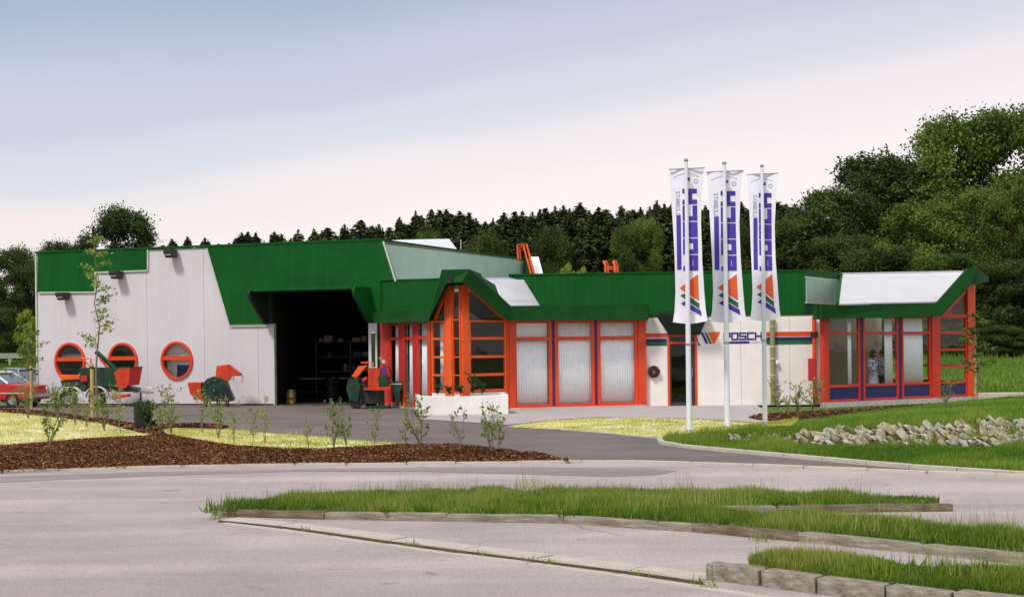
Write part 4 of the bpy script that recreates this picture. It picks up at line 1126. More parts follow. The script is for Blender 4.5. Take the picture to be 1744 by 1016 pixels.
# --- entrance wall F
ud0, ud1 = Fw.u(1137), Fw.u(1187)
zSt = Fw.z(1300, 565)
zF1 = 2.955
def wallp(u0, u1, z0=0.0, z1=zF1): return make('wall_panel', MB().box(u0 + .004, u1 - .004, 0, .14, z0, z1), M['white_render'], BLD, Fw.M)
wallp(0, ud0)
seF = [1187, 1262, 1345, 1384, 1400]
for a, b in zip(seF, seF[1:]): wallp(Fw.u(a), Fw.u(b))
zd = Fw.z(1160, 569)
wallp(ud0, ud1, zd + .05)
def stripes(u0, u1):
    make('stripe', MB().box(u0, u1, -.018, -.001, zSt - .14, zSt), M['orange'], BLD, Fw.M)
    make('stripe', MB().box(u0, u1, -.012, -.001, zSt - .30, zSt - .18), M['navy'], BLD, Fw.M)
    make('stripe', MB().box(u0, u1, -.012, -.001, zSt - .42, zSt - .302), M['stripe_green'], BLD, Fw.M)
stripes(0.02, ud0 - .02); stripes(Fw.u(1303), Fw.u(1384))
uq = Fw.u(1187), Fw.u(1204)
make('stripe', MB().prism([(uq[0] + .03, zSt - .30), (uq[1] - .28, zSt - .30), (uq[1] - .35, zSt - .18), (uq[0] + .03, zSt - .18)], -.012, -.001, 'y'), M['navy'], BLD, Fw.M)
make('stripe', MB().prism([(uq[0] + .03, zSt - .42), (uq[1] - .20, zSt - .42), (uq[1] - .28, zSt - .302), (uq[0] + .03, zSt - .302)], -.012, -.001, 'y'), M['stripe_green'], BLD, Fw.M)
# door
dr = make('entrance_door', bars(Fw, [(ud0, ud0 + .07, 0, zd), (ud1 - .07, ud1, 0, zd), (ud0 + .07, ud1 - .07, zd - .07, zd + .045), (ud0 + .07, ud1 - .07, 2.08, 2.15)], -.06, .03), M['orange'], BLD, Fw.M)
make('pane', MB().add([(ud0 + .06, .02, .02), (ud1 - .06, .02, .02), (ud1 - .06, .02, 2.09), (ud0 + .06, .02, 2.09)], [(0, 1, 2, 3)]), M['glass_dark'], dr, Fw.M)
make('pane', MB().add([(ud0 + .06, .02, 2.14), (ud1 - .06, .02, 2.14), (ud1 - .06, .02, zd - .06), (ud0 + .06, .02, zd - .06)], [(0, 1, 2, 3)]), M['glass_dark'], dr, Fw.M)
make('door_leaf', bars(Fw, [(ud0 + .072, ud0 + .12, .02, 2.08), (ud1 - .20, ud1 - .075, .02, 2.08), (ud0 + .12, ud1 - .2, .02, .12)], -.03, .0), M['dark_metal'], dr, Fw.M)
make('handle', MB().tube([(ud1 - .16, -.05, .95), (ud1 - .16, -.05, 1.25)], .012, 6), M['steel'], dr, Fw.M)
# entrance hood
hA = [at(1117, 531, 46.35), at(1200, 528, 46.35)]
hzt, hzb = hA[0].z, Fw.z(1160, 570)
uL0, uL1 = Fw.uz(1117, 531, .8)[0], Fw.uz(1206, 528, .8)[0]
uM0, uM1 = ud0 + .05, ud1 + .1
hv = [(uL0, -.82, hzt - .12), (uL0 + .06, -.86, hzt), (uL1, -.86, hzt), (uL1, -.82, hzt - .12), (uM0, -.16, hzb), (uM1, -.16, hzb), (uM0, -.02, hzb), (uM1, -.02, hzb), (uL0 + .06, -.02, hzt), (uL1, -.02, hzt)]
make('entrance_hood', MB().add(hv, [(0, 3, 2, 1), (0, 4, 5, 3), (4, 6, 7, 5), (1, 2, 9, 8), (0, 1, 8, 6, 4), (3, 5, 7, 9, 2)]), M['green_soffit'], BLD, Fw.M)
# wreath
wu, wz = Fw.uz(1113.5, 632.5, .05)
WR = thing('wreath', 'round dark brown wreath hanging on the white wall left of the entrance door', 'wreath', M=Fw.M @ Matrix.Translation((wu, -.07, wz)))
vs = []; fs = []
k1, k2 = 28, 8
for i in range(k1):
    for j in range(k2):
        a = 2 * math.pi * i / k1; b = 2 * math.pi * j / k2; r = .065 * (1 + .35 * noise.noise(Vector((i * .9, j * .9, 0))))
        vs.append(((.13 + r * math.cos(b)) * math.cos(a), r * math.sin(b) * .9, (.14 + r * math.cos(b)) * math.sin(a)))
        fs.append((i * k2 + j, ((i + 1) % k1) * k2 + j, ((i + 1) % k1) * k2 + (j + 1) % k2, i * k2 + (j + 1) % k2))
make('twig_ring', MB().add(vs, fs), paint('dried twigs', (.05, .022, .014), .9, .5, 30), WR, local=True)
mb = MB()
for i in range(70):
    a = random.random() * 6.28; r = random.uniform(.07, .2); c = Vector((r * math.cos(a), -random.uniform(.03, .08), r * math.sin(a))); s_ = random.uniform(.015, .035)
    mb.lathe([(0, -s_), (s_ * .8, -s_ * .4), (s_ * .8, s_ * .4), (0, s_)], c, 'y', 6)
make('dried_flowers', mb, paint('dried cones', (.09, .03, .02), .9, .6, 20), WR, local=True)
# wall sign
def stroke(mb, p, q, t, z=0, f=lambda a, b: (a, b), mi=0, sub=1, lift=0.0):
    p, q = Vector(p), Vector(q); d = (q - p).normalized(); nn = Vector((-d.y, d.x)) * t / 2
    p = p - d * t / 2; q = q + d * t / 2
    for i in range(sub):
        a, b = p.lerp(q, i / sub), p.lerp(q, (i + 1) / sub)
        mb.append(([a + nn, b + nn, b - nn, a - nn], lift))
GL = {'P': [((0, 0), (0, 1)), ((0, 1), (1, 1)), ((1, 1), (1, .45)), ((1, .45), (0, .45))],
      'O': [((0, 0), (0, 1)), ((0, 1), (1, 1)), ((1, 1), (1, 0)), ((1, 0), (0, 0))],
      'S': [((1, 1), (0, 1)), ((0, 1), (0, .5)), ((0, .5), (1, .5)), ((1, .5), (1, 0)), ((1, 0), (0, 0))],
      'C': [((1, 1), (0, 1)), ((0, 1), (0, 0)), ((0, 0), (1, 0))],
      'H': [((0, 0), (0, 1)), ((1, 0), (1, 1)), ((0, .5), (1, .5))],
      'L': [((0, 1), (0, 0)), ((0, 0), (1, 0))], 'E': [((0, 0), (0, 1)), ((0, 1), (1, 1)), ((0, .5), (.9, .5)), ((0, 0), (1, 0))],
      'I': [((.5, 0), (.5, 1))], 'B': [((0, 0), (0, 1)), ((0, 1), (1, 1)), ((0, .5), (1, .5)), ((0, 0), (1, 0)), ((1, 0), (1, 1))],
      'N': [((0, 0), (0, 1)), ((0, 1), (1, 0)), ((1, 0), (1, 1))], 'T': [((.5, 0), (.5, 1)), ((0, 1), (1, 1))],
      'Z': [((0, 1), (1, 1)), ((1, 1), (0, 0)), ((0, 0), (1, 0))]}
def text_quads(s, x0, y0, cw, chh, gap, t, slant=0.0, sub=3):
    """list of (quad, lift); x advances along the word"""
    res = []; x = x0
    for ch in s:
        w_ = cw * (.35 if ch == 'I' else 1)
        for k, (p, q) in enumerate(GL[ch]):
            tt = t
            f = lambda a: (x + t / 2 + a[0] * (w_ - t) + slant * a[1] * chh, y0 + t / 2 + a[1] * (chh - t))
            stroke(res, f(p), f(q), tt, sub=sub, lift=k * .0006)
        x += w_ + gap
    return res, x
def print_mesh(quads, fn):
    mb = MB()
    for q, lf in quads: mb.add([fn(p.x, p.y, lf) for p in q], [tuple(range(len(q)))])
    return mb
sg0, sgz = Fw.uz(1232, 585, .02)
sg1 = Fw.u(1300)
sgt = Fw.z(1265, 565.5)
SIGN = thing('wall_sign', 'navy company lettering with striped orange triangle logo on the white wall right of the entrance', 'sign', M=Fw.M)
fn = lambda x, z, lf: (x, -.012 - lf, z)
hh = sgt - sgz; lw = (sg1 - sg0)
qd, _ = text_quads('POSCH', sg0, sgz + hh * .30, lw / 5 * .93, hh * .70, lw / 5 * .06, .055, 0.0, 1)
make('lettering', print_mesh(qd, fn), M['print_navy'], SIGN, Fw.M)
uln = [([Vector((sg0, sgz)), Vector((sg0 + lw * .66, sgz)), Vector((sg0 + lw * .66, sgz + .075)), Vector((sg0, sgz + .075))], 0)]
make('underline', print_mesh(uln, fn), M['print_navy'], SIGN, Fw.M)
qd, _ = text_quads('LEIBNITZ', sg0 + lw * .69, sgz, lw * .31 / 8 * .9, .07, lw * .31 / 8 * .15, .009, 0, 1)
make('small_lettering', print_mesh(qd, fn), M['print_grey'], SIGN, Fw.M)
def lpoly(name, pts, mat):
    P_ = [Vector(Fw.uz(x, y, .012)) for x, y in pts]; make(name, print_mesh([(P_, 0)], fn), M[mat], SIGN, Fw.M)
lpoly('logo_triangle', [(1205, 565.5), (1227, 564.5), (1217, 585), (1214, 585)], 'print_orange')
lpoly('logo_stripe', [(1199.5, 565.5), (1203, 565.5), (1212.5, 585), (1208.5, 585)], 'print_green')
lpoly('logo_stripe', [(1193, 565.5), (1197.5, 565.5), (1206.5, 585), (1202, 585)], 'print_navy')
# downpipe with clamps and a small lamp
dpu = Fw.u(1316, 600, .15); dp0, dp1 = Fw.z(1316, 652, .15), Fw.z(1316, 549, .15)
DP = thing('downpipe', 'olive grey rain pipe standing against the white wall right of the wall sign', 'pipe', M=Fw.M @ Matrix.Translation((dpu, -.12, 0)))
make('pipe', MB().tube([(0, 0, 0), (0, 0, 2.94)], .085, 12), M['olive_pipe'], DP, local=True, smooth=True)
for z in (1.0, 1.55, 1.95, 2.62): make('clamp', MB().lathe([(.088, z - .02), (.098, z - .02), (.098, z + .02), (.088, z + .02)], seg=14), M['trim'], DP, local=True)
LB = thing('wall_light', 'small round white light beside the olive rain pipe', 'light', M=Fw.M @ Matrix.Translation((Fw.u(1323), -.1, Fw.z(1323, 617))))
make('globe', MB().lathe([(0, -.08), (.05, -.065), (.075, 0), (.05, .065), (0, .08)], seg=14), M['white_roof'], LB, local=True, smooth=True)
make('bracket', MB().box(-.02, .02, 0, .098, -.02, .02), M['steel'], LB, local=True)
# red pipe, red box
RP = thing('red_standpipe', 'orange red pipe running up the white wall beside the right wing', 'pipe', M=Fw.M @ Matrix.Translation((Fw.u(1387, 600, .15), -.16, 0)))
make('pipe', MB().tube([(0, 0, 0), (0, 0, 2.94)], .07, 12), M['orange'], RP, local=True, smooth=True)
make('joint', MB().lathe([(.0, 2.25), (.12, 2.25), (.12, 2.42), (0, 2.42)], seg=12), M['lamp_black'], RP, local=True)
RB = thing('mailbox', 'dark red metal box fixed to the pipe left of the right wing', 'box', M=Fw.M @ Matrix.Translation((Fw.u(1382.5, 620, .3), -.33, Fw.z(1383, 648, .3))))
bz = Fw.z(1383, 610, .3) - Fw.z(1383, 648, .3)
make('case', MB().box(-.125, .125, -.06, .08, 0, bz), M['red_box'], RB, local=True, bevel=.012)
make('door', MB().box(-.105, .105, -.072, -.061, .03, bz - .03), M['red_box'], RB, local=True)

# --- right wing G
zG0 = .12; zGs = .62; zGt = 2.36; zG1 = 2.93
gb_ = [(1408, 1464), (1469, 1529), (1535, 1585)]
G.z_ = lambda px, py: G.z(px, py)
post(G, G.u(1400), G.u(1408) - .002, -.05, 2.95, 'red', -.1, .07)
gx = []
for i, (a, b) in enumerate(gb_):
    window(G, G.u(a), G.u(b), [zG0, zGs, zGt, zG1], 'red', .085, spandrel=True)
for (a, b) in ((1464, 1469), (1529, 1535)): make('cover_strip', MB().box(G.u(a) + .004, G.u(b) - .004, -.02, .03, zG0, zG1), M['violet'], BLD, G.M)
post(G, G.u(1585) + .003, G.u(1598), -.05, 2.95, 'red', -.1, .08)
window(G, G.u(1598) + .003, G.u(1646), [zG0, zGs, 1.18, 1.76, 2.35, 2.93], 'red', .075, spandrel=True)
ztop = at(1652, 484, 49.5).z
post(G, G.u(1646) + .003, G.u(1659), -.05, ztop, 'orange', -.1, .09)
pA, pB = G.uz(1603, 537, 0), G.uz(1646, 492, 0)
make('frame_bar', MB().prism([(pA[0], 2.94), (pA[0] + .16, 2.94), (pB[0], pB[1] - .12), (pB[0], pB[1] + .05)], -.03, .04, 'y'), M['red'], BLD, G.M)
make('pane', MB().add([(pA[0] + .18, 0, 2.95), (pB[0], 0, 2.95), (pB[0], 0, pB[1] - .1)], [(0, 1, 2)]), M['glass'], BLD, G.M)
make('plinth', MB().box(-.02, G.L + .1, -.10, .06, -.4, .105), M['concrete'], BLD, G.M)
make('head_bar', MB().box(.05, G.u(1646), -.045, .05, 2.935, 2.99), M['red'], BLD, G.M)
# side face
window(GS, .08, 2.4, [zG0, zGs, 1.18, 1.76, 2.35, 2.93], 'red', .075, spandrel=True)
window(GS, 2.42, GS.L, [zG0, zGs, 1.18, 1.76, 2.35, 2.93], 'red', .075, spandrel=True)
make('plinth', MB().box(0, GS.L, -.05, .06, -.4, .105), M['concrete'], BLD, GS.M)
# terrace slab running out to the right of the wing
tr_ = [gr(1655, 674.5, .10), gr(1706, 673.5, .14), gr(1706, 676.5, .14), gr(1655, 678, .10)]
make('terrace_slab', MB().box(0, 2.6, -.5, .5, -.3, .13), M['kerb_pale'], BLD, Matrix.Translation((16.35, 49.9, .08)) @ Matrix.Rotation(-.05, 4, 'Z'))
# fascia and roof of the wing
g0 = (at(1395, 543, 45.2), at(1395, 519, 45.2))
g1 = (at(1603, 538, 48.4), at(1596, 515.5, 48.4))
g2 = (at(1654, 484, 48.7), at(1649, 456, 48.7))
g3 = (at(1663, 483, 49.0), at(1664, 456, 49.0))
for a, b in ((g0, g1), (g1, g2), (g2, g3)): strip('fascia', [a, b], 'green_shaded')
strip('fascia', [(g0[0] + Vector((.0, .9, 0)), g0[1] + Vector((0, .9, 0))), g0], 'green_shaded', Vector((.1, 0, 0)))
g4_ = (at(1686, 478, 51.5), at(1686, 472, 51.5))
strip('fascia', [g3, (at(1684, 480, 51.5), at(1685, 472, 51.5))], 'green_shaded', Vector((-.15, .1, 0)))
rb0, rb1 = at(1434, 469, 51.0), at(1644, 465, 51.6)
rf0, rf1 = at(1428, 517, 45.6) , at(1596, 515.5, 48.65)
rf0 = zz(rf0, g0[1].z - .01); 
tN = 3
edges = [0, .13, .86, 1.0]
for i in range(3):
    f0, f1 = edges[i], edges[i + 1] - .006
    a, b, c, d = lerp(rf0, rb0, f0), lerp(rf1, rb1, f0), lerp(rf1, rb1, f1), lerp(rf0, rb0, f1)
    make('roof_sheet', MB().hexa([a, b, c, d], [p + Vector((0, -.02, .05)) for p in (a, b, c, d)]), M['roof_sheet'], BLD)
make('roof_sheet', MB().hexa([rf1 + Vector((.03, 0, -.02)), g2[1] + Vector((.05, .25, -.05)), rb1 + Vector((.6, .6, 0)), rb1 + Vector((.02, 0, -.02))], [p + Vector((0, 0, .04)) for p in (rf1 + Vector((.03, 0, -.02)), g2[1] + Vector((.05, .25, -.05)), rb1 + Vector((.6, .6, 0)), rb1 + Vector((.02, 0, -.02)))]), M['roof_sheet'], BLD)
make('ridge_trim', MB().tube([rb0 + Vector((0, 0, .06)), rb1 + Vector((0, 0, .06))], .04, 6), M['steel'], BLD)
make('verge_trim', MB().tube([rf0 + Vector((-.03, 0, .06)), rb0 + Vector((-.03, 0, .06))], .05, 6), M['green'], BLD)
soffit(g0[0] + o2, g1[0] + o2, g1[0] + Vector((.3, 1.3, .03)), g0[0] + Vector((.3, 1.4, .03)))
soffit(g1[0] + o2, g2[0] + o2, g2[0] + Vector((.3, 1.6, .03)), g1[0] + Vector((.3, 1.3, .03)))
for i in range(5):
    xa = 11.2 + i * 1.0; make('ceiling_beam', MB().box(xa, xa + .12, 47.6 + i * .6, 52.5, 2.98, 3.12), M['ceiling'], BLD)
# wing interior
wallseg('interior_wall', (11.2, 54.5), (14.3, 54.5), 0, 2.99, .1, 'interior')
wallseg('interior_wall', (10.35, 47.2), (11.2, 54.5), 0, 2.99, -.1, 'interior')
make('wing_floor', MB().prism([(10.2, 46.2), (16.0, 49.85), (14.5, 54.4), (11.2, 54.4)], -.2, .10, 'z'), M['interior_floor'], BLD)
# office interior
make('interior_ceiling', MB().prism([(-4.2, 50.6), (-2.1, 47.0), (0.1, 46.3), (4.4, 47.4), (10.2, 47.2), (10.2, 53.0), (-3, 53.0)], 2.96, 3.0, 'z'), M['ceiling'], BLD)
make('office_floor', MB().prism([(-4.5, 50.4), (-2.5, 45.75), (-1.65, 44.95), (0.0, 46.1), (4.4, 47.3), (10.2, 47.2), (10.2, 53.0), (-3, 53.0)], -.01, .015, 'z'), M['interior_floor'], BLD)
wallseg('interior_wall', (-3.6, 52.6), (10.3, 52.6), 0, 2.95, .1, 'interior')
wallseg('interior_wall', (4.6, 52.5), (4.9, 47.7), 0, 2.95, .1, 'interior')
wallseg('interior_wall', (-2.5, 49.3), (1.6, 48.6), 2.6, 4.0, .1, 'interior_dark')  # dark wall added so the bay's upper glass looks dark
curtain(G, G.u(1449), G.u(1455), .66, 2.9, -.12, 'narrow white curtain gathered in the leftmost window of the right wing', .07, .02)
curtain(G, G.u(1511), G.u(1525), .66, 2.9, -.12, 'white curtain drawn aside behind the two people', .07, .025)
curtain(G, G.u(1538), G.u(1576), .66, 2.9, -.12, 'white curtain filling the third window of the right wing', .09, .025)

# --- ladders on the roof
def ladder(name, base, w_, h, hook, lab, rungs):
    t = thing(name, lab, 'ladder', tuple(base), group='orange ladder tops on the roof')
    return t
LD = thing('roof_ladder', 'orange ladder with hooped top leaning at the end of the pale green sheets', 'ladder', tuple(at(912, 472, 60)))
b1, t1, t2, b2 = at(912, 474, 60.0), at(897, 416.5, 60.3), at(881, 417, 60.3), at(882.5, 441, 60.3)
make('rail', MB().tube([b1, lerp(b1, t1, .5), t1, t2, b2], .045, 8), M['orange_bright'], LD)
d_ = Vector((.0, .5, 0)); d_ = at(906, 474, 60.0) - b1
make('rail', MB().tube([b1 + d_, lerp(b1, t1, .55) + d_, lerp(b1, t1, .97) + d_, t1 + Vector((-.1, .1, -.08)), t2 + Vector((.1, .1, -.08)), b2 + Vector((.1, .1, 0))], .035, 8), M['orange_bright'], LD)
for i in range(7):
    p = lerp(b1, t1, .04 + i * .085); make('rung', MB().tube([p, p + d_], .022, 6), M['orange_bright'], LD)
L2 = thing('roof_ladder', 'short orange double hooped ladder top sticking up over the middle of the green parapet', 'ladder', tuple(at(1040, 468, 49.5)))
def hk(px): return at(px, 468, 49.4)
for x0 in (1029, 1045):
    a, b, c, d = at(x0 + 2, 470, 49.4), at(x0 + 2, 452, 49.4), at(x0 - 1, 445.5, 49.6), at(x0 + 4, 445, 49.9)
    make('rail', MB().tube([a, b, c, d, at(x0 + 6.5, 452, 50.0), at(x0 + 7, 470, 50.0)], .035, 8), M['orange_bright'], L2)
make('rung', MB().tube([at(1031, 458, 49.4), at(1052, 457.5, 49.9)], .025, 6), M['orange_bright'], L2)
make('rung', MB().tube([at(1031, 455, 49.4), at(1052, 454.5, 49.9)], .025, 6), M['orange_bright'], L2)

# ============================================================ FLAGS
def flag_off(z, x, ph=0):
    """cloth depth: gentle waves, hanging from the bar"""
    return .035 * math.sin(z * 2.6 + ph) * (1 - z) ** 0 * (.3 + .7 * min(1, (3.42 - z) / 3.4)) + .03 * math.sin(x * 9 + z * 1.3 + ph)
FD = 32.0
fx = lambda px: (px - 1169.5) / FPX * FD
def flag_edges(v):
    """v 0 top .. 1 bottom; the cloth narrows in the middle and flares at the foot"""
    l = np.interp(v, [0, .12, .35, .6, .8, .93, 1], [1142, 1144, 1147, 1149, 1150, 1148, 1145])
    r = np.interp(v, [0, .12, .35, .6, .8, .93, 1], [1200, 1197, 1194, 1195, 1198, 1200.5, 1203])
    return fx(l), fx(r)
ZT = at(1169, 289, FD).z; ZBt = at(1172, 551, FD).z
def fz(py): return at(1170, py, FD).z
def make_flag(ph, label_pole, label_flag, M0, first=None):
    pole = thing('flagpole', label_pole, 'flagpole', M=M0, group='white flagpoles on the lawn')
    fl = thing('flag', label_flag, 'flag', M=M0, group='tall white company flags')
    return pole, fl
def build_pole(pole):
    make('pole_tube', MB().tube([(0, 0, 0), (0, 0, 2.0), (0, 0, 6.2)], [.062, .058, .038], 16), M['pole'], pole, local=True, smooth=True)
    make('cap', MB().lathe([(0, 6.26), (.045, 6.25), (.05, 6.21), (.04, 6.19)], seg=14), M['steel'], pole, local=True)
    make('collar', MB().lathe([(.060, 2.0), (.068, 2.01), (.068, 2.05), (.058, 2.06)], seg=14), M['steel'], pole, local=True)
    make('foot_plate', MB().lathe([(0, .0), (.13, 0), (.13, .03), (.07, .05), (.062, .09)], seg=18), M['steel'], pole, local=True)
    make('cross_arm', MB().tube([(fx(1141), .06, ZT + .01), (fx(1201), .06, ZT + .035)], .014, 8), M['steel'], pole, local=True)
    make('halyard_cleat', MB().box(.04, .075, -.05, -.01, fz(305) - .05, fz(305) + .02), M['dark_metal'], pole, local=True)
YF = .085
def build_flag(fl, ph):
    mb = MB(); nx_, nz_ = 14, 70
    for j in range(nz_ + 1):
        v = j / nz_; l, r = flag_edges(v)
        for i in range(nx_ + 1):
            x = l + (r - l) * i / nx_; z = ZT + .02 * (i / nx_) - (ZT - ZBt) * v + (.05 * math.sin(math.pi * i / nx_) * -1 + .02) * (v ** 6)
            mb.v.append((x, YF + flag_off(3.4 * (1 - v), x, ph), z))
    for j in range(nz_):
        for i in range(nx_): a = j * (nx_ + 1) + i; mb.f.append((a, a + nx_ + 1, a + nx_ + 2, a + 1)); mb.m.append(0)
    make('cloth', mb, M['flag'], fl, local=True, smooth=True)
    def fn(x, z, lf):
        v = (ZT - z) / (ZT - ZBt); return (x, YF - .006 - lf + flag_off(3.4 * (1 - v), x, ph), z)
    # lettering runs upwards, mirrored as seen from behind: letter tops to the right
    z0, z1 = fz(462), fz(318.5); L = z1 - z0; x0, x1 = fx(1163.5), fx(1188)
    raw, _ = text_quads('POSCH', 0, 0, L / 5 * .93, x1 - x0, L / 5 * .06, .108, 0, 4)
    # glyph space: a along the word, b letter height 0..1 (scaled anisotropically)
    res = []
    for q, lf in raw:
        res.append(([Vector((x0 + p.y, z0 + p.x)) for p in q], lf))
    # heavier strokes along the letter height
    make('lettering', print_mesh(res, fn), M['print_blue'], fl, local=True)
    bar = []
    for k in range(10):
        a, b = fz(460) + (fz(366) - fz(460)) * k / 10, fz(460) + (fz(366) - fz(460)) * (k + 1) / 10
        bar.append(([Vector((fx(1153), a)), Vector((fx(1160.5), a)), Vector((fx(1160.5), b)), Vector((fx(1153), b))], 0))
    make('underline', print_mesh(bar, fn), M['print_blue'], fl, local=True)
    ls, _ = text_quads('LEIBNITZ', 0, 0, (fz(321) - fz(364)) / 8 * .85, .09, (fz(321) - fz(364)) / 8 * .22, .014, 0, 1)
    make('small_lettering', print_mesh([([Vector((fx(1152.5) + p.y, fz(364) + p.x)) for p in q], lf) for q, lf in ls], fn), M['print_grey'], fl, local=True)
    def lp(name, pts, mat):
        bm = bmesh.new(); vs = [bm.verts.new((fx(x), 0, fz(y))) for x, y in pts]; bm.faces.new(vs)
        bmesh.ops.triangulate(bm, faces=bm.faces); bmesh.ops.subdivide_edges(bm, edges=bm.edges, cuts=5, use_grid_fill=True)
        for v in bm.verts: v.co = Vector(fn(v.co.x, v.co.z, .0))
        me = bpy.data.meshes.new(name); bm.to_mesh(me); bm.free(); me.materials.append(M[mat])
        link(bpy.data.objects.new(name, me), fl, WM[fl.name])
    lp('logo_triangle', [(1157, 491.5), (1187.5, 468), (1189.5, 514)], 'print_orange')
    lp('logo_stripe', [(1158, 504), (1166, 500.5), (1190, 518), (1190, 527.5)], 'print_green')
    lp('logo_stripe', [(1159, 518), (1166, 513.5), (1192, 530), (1193.5, 540)], 'print_blue')
    # faint arched line of text and round mark at the top
    arc = []
    for k in range(14):
        a, b = k / 14, (k + .7) / 14; X = lambda t: fx(1149 + 43 * t); Z = lambda t: fz(303 - 6 * math.sin(math.pi * min(1, t * 1.05)) - 2 * t)
        arc.append(([Vector((X(a), Z(a))), Vector((X(b), Z(b))), Vector((X(b), Z(b) + .016)), Vector((X(a), Z(a) + .016))], 0))
    for k in range(16):
        a, b = 2 * math.pi * k / 16, 2 * math.pi * (k + 1) / 16; c = Vector((fx(1186), fz(309)))
        e = lambda t, r: c + Vector((math.cos(t), math.sin(t))) * r
        arc.append(([e(a, .035), e(b, .035), e(b, .05), e(a, .05)], 0))
    make('emblem', print_mesh(arc, fn), M['print_grey'], fl, local=True)
spec = [((1174, 740), 1.0, 'flagpole carrying the leftmost flag, planted nearest the driveway kerb', 'leftmost and largest tall white flag with mirrored blue lettering', .4, 1.02),
        ((1239, 735), 1.0, 'middle one of the three white flagpoles', 'middle one of the three tall white flags with mirrored blue lettering', 1.7, 1.09),
        ((1303, 728), 1.0, 'flagpole carrying the rightmost flag, standing beside the mulch patch', 'rightmost and narrowest tall white flag, hanging in front of the olive rain pipe', 2.9, .97)]
for i, (b, s_, lp_, lf_, ph, sz) in enumerate(spec):
    g = gr(*b); g.z = max(0.0, drop(g.x, g.y, 0))
    top = at(b[0] - 5, (270, 275, 280)[i], g.y).z - g.z
    M0 = Matrix.Translation(g) @ Matrix.Diagonal((sz, 1, top / 6.26, 1))
    pole, fl = make_flag(ph, lp_, lf_, M0); build_pole(pole); build_flag(fl, ph)

